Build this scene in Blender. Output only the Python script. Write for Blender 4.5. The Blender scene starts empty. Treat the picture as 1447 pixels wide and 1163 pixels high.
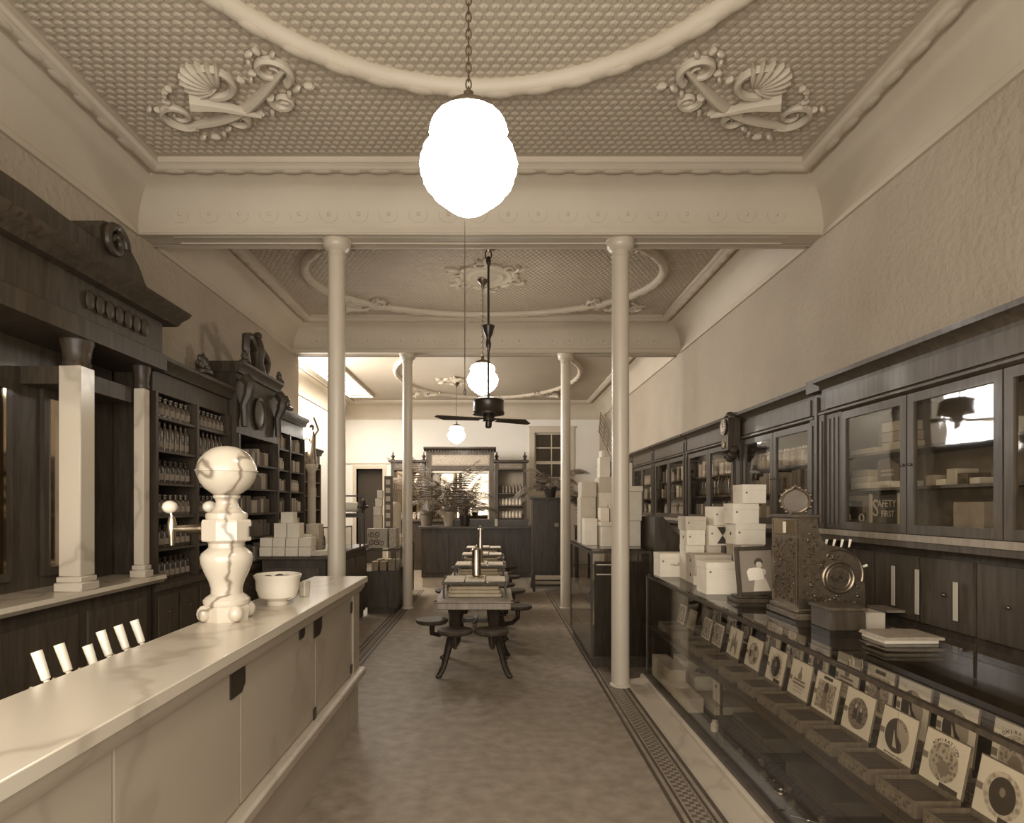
import bpy, bmesh, math, random
from mathutils import Vector, Matrix
random.seed(7)
S = bpy.context.scene
COL = S.collection
PI = math.pi

# ------------------------------------------------------------------ camera, world, light
cam_d = bpy.data.cameras.new('camera'); cam = bpy.data.objects.new('camera', cam_d); COL.objects.link(cam)
FPX = 870.0
cam_d.sensor_fit = 'HORIZONTAL'; cam_d.sensor_width = 36.0
cam_d.lens = 36.0 * FPX / 1447.0
cam_d.shift_x = 24.5 / 1447.0
cam_d.shift_y = 132.5 / 1447.0
cam_d.clip_start = 0.05
cam.location = (0, 0, 1.68); cam.rotation_euler = (PI / 2, 0, 0)
S.camera = cam

w = bpy.data.worlds.new('World'); S.world = w; w.use_nodes = True
w.node_tree.nodes['Background'].inputs[0].default_value = (0.95, 0.92, 0.86, 1)
w.node_tree.nodes['Background'].inputs[1].default_value = 0.35

def area(name, loc, rot, sx, sy, power, color=(1, 0.97, 0.92)):
    d = bpy.data.lights.new(name, 'AREA'); d.shape = 'RECTANGLE'; d.size = sx; d.size_y = sy
    d.energy = power; d.color = color
    o = bpy.data.objects.new(name, d); COL.objects.link(o); o.location = loc; o.rotation_euler = rot
    return o
# daylight through the shop front behind the camera, and through the skylight and high side window of the rear bay
area('shop_window_daylight', (-0.8, -0.62, 2.15), (PI / 2, 0, 0), 4.1, 2.5, 130)
area('skylight_daylight', (-3.55, 13.6, 4.605), (0, 0, 0), .62, 5.6, 190, (1, .985, .98))
area('side_window_daylight', (-4.31, 11.75, 3.47), (0, -PI / 2, 0), 1.1, 2.3, 195, (1, .985, .98))

S.view_settings.view_transform = 'Standard'; S.view_settings.look = 'None'
S.view_settings.gamma = 1.0; S.view_settings.use_curve_mapping = False
S.view_settings.exposure = 0.95

# ------------------------------------------------------------------ materials
def sep(r):
    q = math.sqrt(max(r, 0))
    return (r, r * (0.665 + 0.25 * q), r * (0.38 + 0.36 * q), 1)

def mat(name, r, rough=0.6, metal=0.0, var=0.0, vs=6.0, bump=0.0, bs=60.0, spec=0.5, kind=None, coat=0.0, r2=None):
    m = bpy.data.materials.new(name); m.use_nodes = True
    nt = m.node_tree; b = nt.nodes['Principled BSDF']
    b.inputs['Base Color'].default_value = sep(r); b.inputs['Roughness'].default_value = rough
    b.inputs['Metallic'].default_value = metal; b.inputs['Specular IOR Level'].default_value = spec
    if coat: b.inputs['Coat Weight'].default_value = coat; b.inputs['Coat Roughness'].default_value = 0.08
    tc = nt.nodes.new('ShaderNodeTexCoord')
    def ramp(fac, stops):
        rp = nt.nodes.new('ShaderNodeValToRGB')
        while len(rp.color_ramp.elements) < len(stops): rp.color_ramp.elements.new(0.5)
        for e, (p, v) in zip(rp.color_ramp.elements, stops): e.position = p; e.color = sep(v)
        nt.links.new(fac, rp.inputs[0]); nt.links.new(rp.outputs[0], b.inputs['Base Color'])
    if kind == 'marble':
        n = nt.nodes.new('ShaderNodeTexWave'); n.inputs['Scale'].default_value = vs; n.inputs['Distortion'].default_value = 14
        n.inputs['Detail'].default_value = 4; n.inputs['Detail Scale'].default_value = 1.6
        nt.links.new(tc.outputs['Object'], n.inputs[0])
        ramp(n.outputs[1], [(0.0, r * (1 - var)), (0.035, r * (1 - var * .35)), (0.11, r), (1.0, r * 1.03)])
    elif kind == 'wood':
        mp = nt.nodes.new('ShaderNodeMapping'); mp.inputs['Scale'].default_value = (3, 3, 0.35)
        nt.links.new(tc.outputs['Object'], mp.inputs[0])
        n = nt.nodes.new('ShaderNodeTexNoise'); n.inputs['Scale'].default_value = vs; n.inputs['Detail'].default_value = 6
        n.inputs['Distortion'].default_value = 1.2
        nt.links.new(mp.outputs[0], n.inputs[0])
        ramp(n.outputs[0], [(0.3, r * (1 - var)), (0.7, r * (1 + var))])
    elif kind == 'mosaic':
        n = nt.nodes.new('ShaderNodeTexChecker'); n.inputs['Scale'].default_value = vs
        n.inputs[1].default_value = sep(r); n.inputs[2].default_value = sep(r2)
        nt.links.new(tc.outputs['Object'], n.inputs[0]); nt.links.new(n.outputs[0], b.inputs['Base Color'])
    elif kind == 'print':
        n = nt.nodes.new('ShaderNodeTexVoronoi'); n.inputs['Scale'].default_value = vs
        nt.links.new(tc.outputs['Object'], n.inputs[0])
        ramp(n.outputs[0], [(0.15, r2 or r * 0.4), (0.6, r)])
    elif var > 0:
        n = nt.nodes.new('ShaderNodeTexNoise'); n.inputs['Scale'].default_value = vs; n.inputs['Detail'].default_value = 5
        nt.links.new(tc.outputs['Object'], n.inputs[0])
        ramp(n.outputs[0], [(0.3, r * (1 - var)), (0.7, r * (1 + var))])
    if bump > 0:
        n2 = nt.nodes.new('ShaderNodeTexNoise'); n2.inputs['Scale'].default_value = bs; n2.inputs['Detail'].default_value = 3
        nt.links.new(tc.outputs['Object'], n2.inputs[0])
        bp = nt.nodes.new('ShaderNodeBump'); bp.inputs['Strength'].default_value = bump; bp.inputs['Distance'].default_value = 0.02
        nt.links.new(n2.outputs[0], bp.inputs['Height']); nt.links.new(bp.outputs[0], b.inputs['Normal'])
    return m

def glassmat(name, tint=0.93, ior=1.5, rough=0.02, ripple=0.0):
    m = bpy.data.materials.new(name); m.use_nodes = True; nt = m.node_tree; nt.nodes.clear()
    out = nt.nodes.new('ShaderNodeOutputMaterial'); mx = nt.nodes.new('ShaderNodeMixShader')
    t = nt.nodes.new('ShaderNodeBsdfTransparent'); t.inputs[0].default_value = (tint, tint * 0.98, tint * 0.94, 1)
    g = nt.nodes.new('ShaderNodeBsdfGlossy'); g.inputs[1].default_value = rough
    fr = nt.nodes.new('ShaderNodeFresnel')
    ge = nt.nodes.new('ShaderNodeNewGeometry'); mi = nt.nodes.new('ShaderNodeMix')   # thin pane: the same reflectance from both sides
    mi.inputs['A'].default_value = ior; mi.inputs['B'].default_value = 1.0 / ior
    nt.links.new(ge.outputs['Backfacing'], mi.inputs['Factor']); nt.links.new(mi.outputs['Result'], fr.inputs[0])
    if ripple:
        tc = nt.nodes.new('ShaderNodeTexCoord'); n = nt.nodes.new('ShaderNodeTexNoise'); n.inputs['Scale'].default_value = 4
        nt.links.new(tc.outputs['Object'], n.inputs[0])
        bp = nt.nodes.new('ShaderNodeBump'); bp.inputs['Strength'].default_value = ripple; bp.inputs['Distance'].default_value = 0.02
        nt.links.new(n.outputs[0], bp.inputs['Height']); nt.links.new(bp.outputs[0], g.inputs['Normal'])
    nt.links.new(fr.outputs[0], mx.inputs[0]); nt.links.new(t.outputs[0], mx.inputs[1]); nt.links.new(g.outputs[0], mx.inputs[2])
    nt.links.new(mx.outputs[0], out.inputs[0])
    return m

def emit(name, color, strength):
    m = bpy.data.materials.new(name); m.use_nodes = True; b = m.node_tree.nodes['Principled BSDF']
    b.inputs['Base Color'].default_value = (*color, 1); b.inputs['Emission Color'].default_value = (*color, 1)
    b.inputs['Emission Strength'].default_value = strength
    return m

M = dict(
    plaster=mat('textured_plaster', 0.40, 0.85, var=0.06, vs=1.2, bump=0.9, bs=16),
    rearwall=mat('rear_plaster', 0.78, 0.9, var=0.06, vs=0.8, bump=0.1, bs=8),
    ceil=mat('painted_tin', 0.43, 0.5, var=0.05, vs=1.0),
    cove=mat('painted_cove', 0.52, 0.6, var=0.05, vs=1.5, bump=0.06, bs=12),
    column=mat('painted_iron', 0.52, 0.35, var=0.03, vs=4),
    floor=mat('linoleum', 0.25, 0.55, var=0.22, vs=9, bump=0.05, bs=120),
    dline=mat('dark_tile_line', 0.07, 0.5),
    mosaic=mat('mosaic_tile', 0.10, 0.5, vs=34, kind='mosaic', r2=0.26),
    lmarble=mat('pinkish_marble', 0.42, 0.4, var=0.15, vs=0.7, kind='marble'),
    wmarble=mat('white_marble', 0.54, 0.22, var=0.2, vs=0.55, kind='marble'),
    vmarble=mat('veined_marble', 0.56, 0.2, var=0.6, vs=1.2, kind='marble'),
    pmarble=mat('panel_marble', 0.40, 0.3, var=0.12, vs=0.6, kind='marble'),
    wood=mat('dark_wood', 0.055, 0.42, var=0.35, vs=6, kind='wood', spec=0.3, coat=0.04),
    woodb=mat('brown_wood', 0.075, 0.4, var=0.3, vs=6, kind='wood', spec=0.35, coat=0.04),
    woodl=mat('light_wood', 0.28, 0.45, var=0.2, vs=6, kind='wood'),
    inside=mat('cabinet_lining', 0.26, 0.7, var=0.08, vs=3),
    black=mat('black_paint', 0.035, 0.35),
    iron=mat('dark_iron', 0.04, 0.32, metal=0.3),
    brass=mat('aged_brass', 0.19, 0.36, metal=0.9, var=0.2, vs=40),
    nickel=mat('nickel', 0.55, 0.25, metal=1.0),
    white=mat('white_paint', 0.66, 0.4),
    casing=mat('window_paint', 0.55, 0.5),
    porcelain=mat('porcelain', 0.75, 0.15, coat=0.4),
    carton=mat('white_carton', 0.70, 0.75, var=0.05, vs=9),
    cartong=mat('grey_carton', 0.50, 0.75, var=0.06, vs=9),
    cartont=mat('tan_carton', 0.36, 0.75, var=0.08, vs=9),
    cartond=mat('dark_carton', 0.12, 0.7, var=0.2, vs=9),
    ink=mat('printing_ink', 0.05, 0.7),
    inkm=mat('mid_ink', 0.22, 0.7),
    inkl=mat('light_ink', 0.50, 0.7),
    printd=mat('dark_print', 0.22, 0.6, vs=60, kind='print', r2=0.05),
    printm=mat('mid_print', 0.42, 0.6, vs=55, kind='print', r2=0.14),
    printl=mat('light_print', 0.55, 0.6, vs=45, kind='print', r2=0.3),
    paper=mat('label_paper', 0.68, 0.6, var=0.03, vs=12),
    cedar=mat('cigar_wood', 0.15, 0.6, var=0.25, vs=8, kind='wood'),
    tobacco=mat('cigars', 0.05, 0.6),
    bottle=mat('dark_bottle', 0.045, 0.25, spec=0.5),
    bottlem=mat('amber_bottle', 0.10, 0.25, spec=0.5),
    jar=mat('pale_jar', 0.38, 0.3, coat=0.1),
    leaf=mat('palm_leaf', 0.13, 0.5, var=0.3, vs=8),
    pot=mat('clay_pot', 0.16, 0.7, var=0.15, vs=10),
    linen=mat('white_linen', 0.62, 0.9, var=0.1, vs=14, bump=0.3, bs=20),
    doorp=mat('dark_pane', 0.055, 0.15, var=0.2, vs=2),
    shade=mat('dark_opening', 0.05, 0.8),
    mirror=mat('mirror_silver', 0.36, 0.03, metal=1.0),
    oldmirror=mat('dim_mirror', 0.34, 0.06, metal=1.0, var=0.2, vs=2),
    glass=glassmat('clear_glass'),
    cglass=glassmat('case_glass', 0.93, 1.36, 0.01),
    oldglass=glassmat('wavy_glass', 0.92, 1.34, 0.03, ripple=0.05),
    globe=emit('lit_opal_glass', (1.0, 0.93, 0.82), 15.0),
    lampglow=emit('lit_figure_lamp', (1.0, 0.93, 0.82), 14.0),
    dial=mat('clock_dial', 0.5, 0.4),
)

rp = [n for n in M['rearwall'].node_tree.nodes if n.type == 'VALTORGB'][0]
for e, k in zip(rp.color_ramp.elements, (.74, .80)): e.color = (k, k * .94, k * .83, 1)      # colour desaturated to offset the warm bounced light on the rear walls
# ------------------------------------------------------------------ mesh helpers
ORG = {}
class MB:
    def __init__(s): s.v = []; s.f = []
    def add(s, vs, fs):
        n = len(s.v); s.v += [tuple(p) for p in vs]; s.f += [tuple(i + n for i in f) for f in fs]; return s
    def box(s, x0, x1, y0, y1, z0, z1):
        v = [(x, y, z) for z in (z0, z1) for y in (y0, y1) for x in (x0, x1)]
        return s.add(v, [(0, 2, 3, 1), (4, 5, 7, 6), (0, 1, 5, 4), (2, 6, 7, 3), (0, 4, 6, 2), (1, 3, 7, 5)])
    def obox(s, c, size, mtx):
        v = []
        for z in (-.5, .5):
            for y in (-.5, .5):
                for x in (-.5, .5):
                    v.append(tuple(Vector(c) + mtx @ Vector((x * size[0], y * size[1], z * size[2]))))
        return s.add(v, [(0, 2, 3, 1), (4, 5, 7, 6), (0, 1, 5, 4), (2, 6, 7, 3), (0, 4, 6, 2), (1, 3, 7, 5)])
    def prism(s, poly, axis, a, b):
        def P(u, v, t): return {'x': (t, u, v), 'y': (u, t, v), 'z': (u, v, t)}[axis]
        n = len(poly)
        v = [P(u, w_, a) for u, w_ in poly] + [P(u, w_, b) for u, w_ in poly]
        f = [tuple(range(n))[::-1], tuple(range(n, 2 * n))] + [(i, (i + 1) % n, n + (i + 1) % n, n + i) for i in range(n)]
        return s.add(v, f)
    def lathe(s, prof, c=(0, 0, 0), n=24, axis='z', lobes=0, amp=0.0, sq=False):
        v = []; f = []
        for r, h in prof:
            for i in range(n):
                a = 2 * PI * i / n; rr = r
                if lobes: rr = r * (1 + amp * math.cos(lobes * a))
                p, q = rr * math.cos(a), rr * math.sin(a)
                if axis == 'z': v.append((c[0] + p, c[1] + q, c[2] + h))
                elif axis == 'x': v.append((c[0] + h, c[1] + p, c[2] + q))
                else: v.append((c[0] + p, c[1] + h, c[2] + q))
        for k in range(len(prof) - 1):
            for i in range(n):
                j = (i + 1) % n
                f.append((k * n + i, k * n + j, (k + 1) * n + j, (k + 1) * n + i))
        f.append(tuple(range(n))[::-1]); f.append(tuple((len(prof) - 1) * n + i for i in range(n)))
        return s.add(v, f)
    def tube(s, pts, r, n=8, closed=False):
        pts = [Vector(p) for p in pts]; m = len(pts)
        rs = r if isinstance(r, (list, tuple)) else [r] * m
        v = []; f = []; up = None
        for i, p in enumerate(pts):
            if closed: d = pts[(i + 1) % m] - pts[i - 1]
            else: d = pts[min(i + 1, m - 1)] - pts[max(i - 1, 0)]
            d = d.normalized() if d.length > 1e-9 else Vector((0, 0, 1))
            if up is None:
                up = Vector((0, 0, 1)) if abs(d.z) < 0.9 else Vector((1, 0, 0))
            a = d.cross(up)
            if a.length < 1e-4: a = d.cross(Vector((0.3, 1, 0.2)))
            a.normalize(); b = a.cross(d).normalized(); up = b
            for k in range(n):
                t = 2 * PI * k / n
                v.append(tuple(p + a * (rs[i] * math.cos(t)) + b * (rs[i] * math.sin(t))))
        for i in range(m if closed else m - 1):
            for k in range(n):
                l = (k + 1) % n; j = (i + 1) % m
                f.append((i * n + k, i * n + l, j * n + l, j * n + k))
        if not closed:
            f.append(tuple(range(n))[::-1]); f.append(tuple((m - 1) * n + k for k in range(n)))
        return s.add(v, f)
    def ball(s, c, r, n=12, m=8, mtx=None):
        r = r if isinstance(r, (list, tuple)) else (r, r, r)
        v = []; f = []
        for k in range(1, m):
            th = PI * k / m
            for i in range(n):
                a = 2 * PI * i / n
                v.append(Vector((r[0] * math.sin(th) * math.cos(a), r[1] * math.sin(th) * math.sin(a), r[2] * math.cos(th))))
        v.append(Vector((0, 0, r[2]))); v.append(Vector((0, 0, -r[2])))
        if mtx is not None: v = [mtx @ q for q in v]
        v = [tuple(Vector(c) + q) for q in v]
        for k in range(m - 2):
            for i in range(n):
                j = (i + 1) % n
                f.append((k * n + i, (k + 1) * n + i, (k + 1) * n + j, k * n + j))
        t, bt = (m - 1) * n, (m - 1) * n + 1
        for i in range(n):
            j = (i + 1) % n
            f.append((t, i, j)); f.append((bt, (m - 2) * n + j, (m - 2) * n + i))
        return s.add(v, f)
    def xf(s, mtx, start=0):
        for i in range(start, len(s.v)): s.v[i] = tuple(mtx @ Vector(s.v[i]))
        return s
    def build(s, name, m, parent=None, org=None, smooth=True, bev=0.0, recalc=True):
        if parent is not None: o0 = ORG[parent.name]
        elif org is not None: o0 = Vector(org)
        else:
            xs, ys, zs = zip(*s.v); o0 = Vector(((min(xs) + max(xs)) / 2, (min(ys) + max(ys)) / 2, min(zs)))
        me = bpy.data.meshes.new(name)
        me.from_pydata([(x - o0.x, y - o0.y, z - o0.z) for x, y, z in s.v], [], s.f)
        if recalc or bev:
            bm = bmesh.new(); bm.from_mesh(me)
            bmesh.ops.recalc_face_normals(bm, faces=bm.faces)
            if bev: bmesh.ops.bevel(bm, geom=list(bm.edges), offset=bev, segments=1, affect='EDGES', profile=0.5)
            bm.to_mesh(me); bm.free()
        if smooth:
            me.shade_smooth(); me.set_sharp_from_angle(angle=math.radians(38))
        me.materials.append(M[m] if isinstance(m, str) else m)
        o = bpy.data.objects.new(name, me); COL.objects.link(o)
        if parent is not None: o.parent = parent
        else: o.location = o0
        ORG[o.name] = Vector(o0)
        return o

def tag(o, label, cat, group=None):
    o['label'] = label; o['category'] = cat
    if group: o['group'] = group
    return o
def thing(name, label, cat, loc, group=None, rotz=0.0):
    o = bpy.data.objects.new(name, None); COL.objects.link(o); o.location = loc; o.rotation_euler = (0, 0, rotz)
    o.empty_display_size = 0.1
    ORG[o.name] = Vector(loc) if not rotz else Vector((0, 0, 0))
    return tag(o, label, cat, group)
def struct(o): o['kind'] = 'structure'; return o
def stuff(o): o['kind'] = 'stuff'; return o
def B(*a): return MB().box(*a)
def dup(o, loc, label=None, group=None, parent=None, rotz=None):
    c = o.copy(); COL.objects.link(c)
    if parent is not None: c.parent = parent
    else: c.location = loc
    if rotz is not None: c.rotation_euler = (0, 0, rotz)
    if label: c['label'] = label
    if group: c['group'] = group
    for ch in o.children:
        d = dup(ch, None, parent=c)
    return c
def text_mesh(name, body, size, mtx, m, parent, extrude=0.0004):
    cu = bpy.data.curves.new('lettering_curve', 'FONT'); cu.body = body; cu.size = size
    cu.align_x = 'CENTER'; cu.align_y = 'CENTER'; cu.extrude = extrude; cu.resolution_u = 3
    tmp = bpy.data.objects.new('tmp_text', cu); COL.objects.link(tmp)
    bpy.context.view_layer.update()
    me = bpy.data.meshes.new_from_object(tmp.evaluated_get(bpy.context.evaluated_depsgraph_get()))
    bpy.data.objects.remove(tmp); bpy.data.curves.remove(cu)
    o0 = ORG[parent.name]
    me.transform(Matrix.Translation(-o0) @ mtx)
    me.materials.clear(); me.materials.append(M[m])
    o = bpy.data.objects.new(name, me); COL.objects.link(o); o.parent = parent
    return o
ORD = ['top', 'second', 'third', 'fourth', 'fifth', 'sixth', 'seventh', 'eighth', 'ninth', 'tenth', 'eleventh', 'twelfth', 'thirteenth', 'fourteenth']
ORDF = ['nearest'] + ORD[1:]
NTH = ['first'] + ORD[1:] + ['fifteenth', 'sixteenth', 'seventeenth', 'eighteenth', 'nineteenth', 'twentieth', 'twenty-first', 'twenty-second', 'twenty-third', 'twenty-fourth', 'twenty-fifth', 'twenty-sixth', 'twenty-seventh', 'twenty-eighth', 'twenty-ninth', 'thirtieth']

# ------------------------------------------------------------------ the room
XL, XR, YF, YB = -3.25, 3.0, -0.9, 17.6
XL3 = -4.35                       # the rear bay is wider on the left
ZB, ZC = 4.15, 4.62               # underside of beams, ceiling field
fl = struct(B(XL3 - .3, XR + .3, YF - .3, YB + .3, -0.15, 0).build('floor', 'floor', org=(0, 8, 0)))
def border(n, xs, y0, y1):
    o = struct(B(xs[1], xs[2], y0, y1, 0.0, 0.004).build('trim_%d' % n, 'mosaic', org=(xs[1], y0, 0)))
    B(xs[0], xs[0] + .022, y0, y1, 0.0, 0.004).build('border_line', 'dline', o)
    B(xs[0] + .05, xs[0] + .065, y0, y1, 0.0, 0.004).build('border_line', 'dline', o)
    B(xs[3] - .022, xs[3], y0, y1, 0.0, 0.004).build('border_line', 'dline', o)
    B(xs[3] - .065, xs[3] - .05, y0, y1, 0.0, 0.004).build('border_line', 'dline', o)
border(1, (0.985, 1.065, 1.16, 1.235), YF, 12.2)
border(2, (-1.60, -1.53, -1.47, -1.40), YF, 12.2)

struct(B(XR, XR + .25, YF - .25, YB + .25, 0, ZC + .1).build('wall_right', 'plaster', org=(XR, 8, 0)))
wl = struct(B(XL - 1.3, XL, YF - .25, 10.2, 0, ZC + .1).build('wall_left', 'plaster', org=(XL, 5, 0)))
wl3 = MB(); wl3.box(XL3 - .25, XL3, 10.2, YB + .25, 0, ZC + .1)
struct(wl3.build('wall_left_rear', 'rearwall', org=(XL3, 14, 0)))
# back wall with a window opening and a doorway
WX0, WX1, WZ0, WZ1 = 1.14, 2.12, 2.05, 3.75
DX0, DX1, DZ1 = -3.95, -3.20, 2.72
wb = MB()
wb.box(XL3 - .25, DX0, YB, YB + .25, 0, ZC + .1); wb.box(DX0, DX1, YB, YB + .25, DZ1, ZC + .1)
wb.box(DX1, WX0, YB, YB + .25, 0, ZC + .1); wb.box(WX0, WX1, YB, YB + .25, 0, WZ0); wb.box(WX0, WX1, YB, YB + .25, WZ1, ZC + .1)
wb.box(WX1, XR + .25, YB, YB + .25, 0, ZC + .1)
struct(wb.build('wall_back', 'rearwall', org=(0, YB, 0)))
struct(B(XL3, -1.9, YB - .025, YB, 2.86, 2.89).build('trim_3', 'cove'))
d1 = struct(B(DX0, DX1, YB + .2, YB + .24, 0, DZ1).build('door_1', 'shade', org=((DX0 + DX1) / 2, YB, 0)))
B(DX0 - .1, DX0, YB - .03, YB + .2, 0, DZ1 + .1).build('door_jamb', 'casing', d1)
B(DX1, DX1 + .1, YB - .03, YB + .2, 0, DZ1 + .1).build('door_jamb', 'casing', d1)
B(DX0, DX1, YB - .03, YB + .2, DZ1, DZ1 + .1).build('door_head', 'casing', d1)
# rear window: two sashes of four panes
wn = MB()
wn.box(WX0 - .15, WX0, YB - .04, YB + .1, WZ0 - .1, WZ1 + .15); wn.box(WX1, WX1 + .15, YB - .04, YB + .1, WZ0 - .1, WZ1 + .15)
wn.box(WX0, WX1, YB - .04, YB + .1, WZ1, WZ1 + .15); wn.box(WX0 - .2, WX1 + .2, YB - .1, YB + .1, WZ0 - .1, WZ0)
win = struct(wn.build('window_1', 'casing', org=((WX0 + WX1) / 2, YB, WZ0 - .1)))
B(WX0 - .17, WX1 + .17, YB - .06, YB - .04, WZ1 + .13, WZ1 + .19).build('head_moulding', 'casing', win)
for k, (z0, z1) in enumerate(((WZ0, (WZ0 + WZ1) / 2), ((WZ0 + WZ1) / 2, WZ1))):
    yy = YB + .03 + .03 * k
    sm = MB(); t = .045; mx_ = (WX0 + WX1) / 2; mz = (z0 + z1) / 2
    sm.box(WX0, WX0 + t, yy, yy + .03, z0, z1); sm.box(WX1 - t, WX1, yy, yy + .03, z0, z1)
    sm.box(WX0 + t, WX1 - t, yy, yy + .03, z0, z0 + t); sm.box(WX0 + t, WX1 - t, yy, yy + .03, z1 - t, z1)
    sm.box(mx_ - .015, mx_ + .015, yy, yy + .03, z0 + t, z1 - t)
    sm.box(WX0 + t, mx_ - .015, yy, yy + .03, mz - .015, mz + .015); sm.box(mx_ + .015, WX1 - t, yy, yy + .03, mz - .015, mz + .015)
    sash = sm.build('sash', 'casing', win)
    for px0, px1 in ((WX0 + t, mx_ - .015), (mx_ + .015, WX1 - t)):
        for pz0, pz1 in ((z0 + t, mz - .015), (mz + .015, z1 - t)):
            B(px0, px1, yy + .012, yy + .018, pz0, pz1).build('pane', 'doorp', sash)
f = MB(); f.box(XL3, XL3 + .03, 10.5, 10.58, 2.9, 4.07); f.box(XL3, XL3 + .03, 12.92, 13.0, 2.9, 4.07)
f.box(XL3, XL3 + .03, 10.58, 12.92, 2.84, 2.92); f.box(XL3, XL3 + .03, 10.58, 12.92, 4.02, 4.09); f.box(XL3, XL3 + .03, 11.73, 11.77, 2.92, 4.02)
struct(f.build('window_4', 'casing'))
# skylight over the left side of the rear bay
f = MB(); SKX0, SKX1, SKY0, SKY1 = -3.89, -3.21, 10.75, 16.45
f.box(SKX0, SKX0 + .03, SKY0, SKY1, 4.555, ZC); f.box(SKX1 - .03, SKX1, SKY0, SKY1, 4.555, ZC)
for k in range(7):
    y = SKY0 + (SKY1 - SKY0 - .03) * k / 6; f.box(SKX0 + .03, SKX1 - .03, y, y + .03, 4.555, 4.6)
sk = struct(f.build('window_2', 'casing'))
for k in range(6):
    y = SKY0 + (SKY1 - SKY0 - .03) * k / 6 + .03; B(SKX0 + .03, SKX1 - .03, y, y + .92, 4.575, 4.579).build('pane', 'glass', sk)
# front wall with the shop window behind the camera
wf = MB()
wf.box(XL - .25, -2.9, YF - .25, YF, 0, ZC + .1); wf.box(2.6, XR + .25, YF - .25, YF, 0, ZC + .1)
wf.box(-2.9, 2.6, YF - .25, YF, 0, 0.7); wf.box(-2.9, 2.6, YF - .25, YF, 3.6, ZC + .1)
struct(wf.build('wall_front', 'plaster', org=(0, YF, 0)))
fw = MB()
for x in (-2.9, -1.1, 0.75, 2.52): fw.box(x, x + .08, YF - .15, YF - .05, .7, 3.6)
fwo = struct(fw.build('window_3', 'wood'))
for x in (-2.82, -1.02, 0.83): B(x, x + 1.7, YF - .11, YF - .105, .7, 3.6).build('pane', 'glass', fwo)

# ceiling: field slab, coves with roll moulding round each bay, beams on iron columns
ceil = struct(B(XL3 - .3, XR + .3, YF - .3, YB + .3, ZC, ZC + .15).build('ceiling', 'ceil', org=(0, 8, ZC)))
PROF = [(0, 4.13), (.03, 4.13), (.03, 4.18), (.014, 4.195), (.014, 4.21), (.03, 4.30), (.065, 4.385), (.12, 4.46), (.19, 4.515), (.26, 4.545), (.26, 4.565),
        (.285, 4.565), (.295, 4.545), (.32, 4.53), (.35, 4.53), (.375, 4.545), (.39, 4.565), (.41, 4.575), (.41, ZC + .002)]
def bay(x0, x1, y0, y1):
    mb = MB(); v = []; f = []
    for i, z in PROF: v += [(x0 + i, y0 + i, z), (x1 - i, y0 + i, z), (x1 - i, y1 - i, z), (x0 + i, y1 - i, z)]
    for k in range(len(PROF) - 1):
        for a in range(4):
            b = (a + 1) % 4; f.append((k * 4 + a, k * 4 + b, (k + 1) * 4 + b, (k + 1) * 4 + a))
    mb.add(v, f)
    return mb.build('cove', 'cove', ceil, recalc=False)
BAYS = [(XL, XR, YF, 5.6), (XL, XR, 5.86, 9.9), (XL3, XR, 10.16, YB)]
for bnds in BAYS: bay(*bnds)
for n, (y0, y1, xl) in enumerate(((5.6, 5.86, XL), (9.9, 10.16, XL3))):
    bo = struct(B(xl, XR, y0, y1, ZB, ZC).build('trim_%d' % (4 + n), 'cove', org=(0, y0, ZB)))
    B(xl, XR, y0 - .035, y0, ZB - .005, ZB + .035).build('moulding', 'cove', bo)
    B(xl, XR, y1, y1 + .035, ZB - .005, ZB + .035).build('moulding', 'cove', bo)
    # soffit panel frame
    B(xl + .3, XR - .3, y0 + .05, y0 + .07, ZB - .012, ZB).build('soffit_bead', 'cove', bo)
    B(xl + .3, XR - .3, y1 - .07, y1 - .05, ZB - .012, ZB).build('soffit_bead', 'cove', bo)
# low relief frieze on the beam faces and the roll mouldings
def relief(x0, x1, y0, y1):
    mb = MB()
    nx = int((x1 - x0 - .8) / .27)
    for i in range(nx + 1):
        x = x0 + .4 + i * .27
        for yy, sg in ((y1, -1), (y0, 1)):
            c = Vector((x, yy + sg * .038, 4.315))
            ring = [(c.x + .085 * math.cos(a), c.y - sg * .0 + sg * .05 * (math.sin(a) * .35 + .0), c.z + .075 * math.sin(a)) for a in [2 * PI * k / 14 for k in range(14)]]
            mb.tube(ring, .0035, 5, closed=True)
            mb.ball(tuple(c), (.018, .008, .022), 8, 5)
    # scale pattern on the roll
    i = 0
    def lz(cx, cy, along):
        m = Matrix.Identity(3) if along == 'x' else Matrix.Rotation(PI / 2, 3, 'Z')
        mb.ball((cx, cy, 4.532), (.105, .036, .013), 10, 4, m)
    ll = x1 - x0 - .8
    for i in range(int(ll / .25)):
        lz(x0 + .52 + i * .25, y1 - .335, 'x'); lz(x0 + .52 + i * .25, y0 + .335, 'x')
    ll = y1 - y0 - .8
    for i in range(int(ll / .25)):
        lz(x0 + .335, y0 + .52 + i * .25, 'y'); lz(x1 - .335, y0 + .52 + i * .25, 'y')
    return stuff(mb.build('relief_pattern', 'cove', ceil))
for bnds in BAYS[:2]: relief(*bnds)
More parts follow.
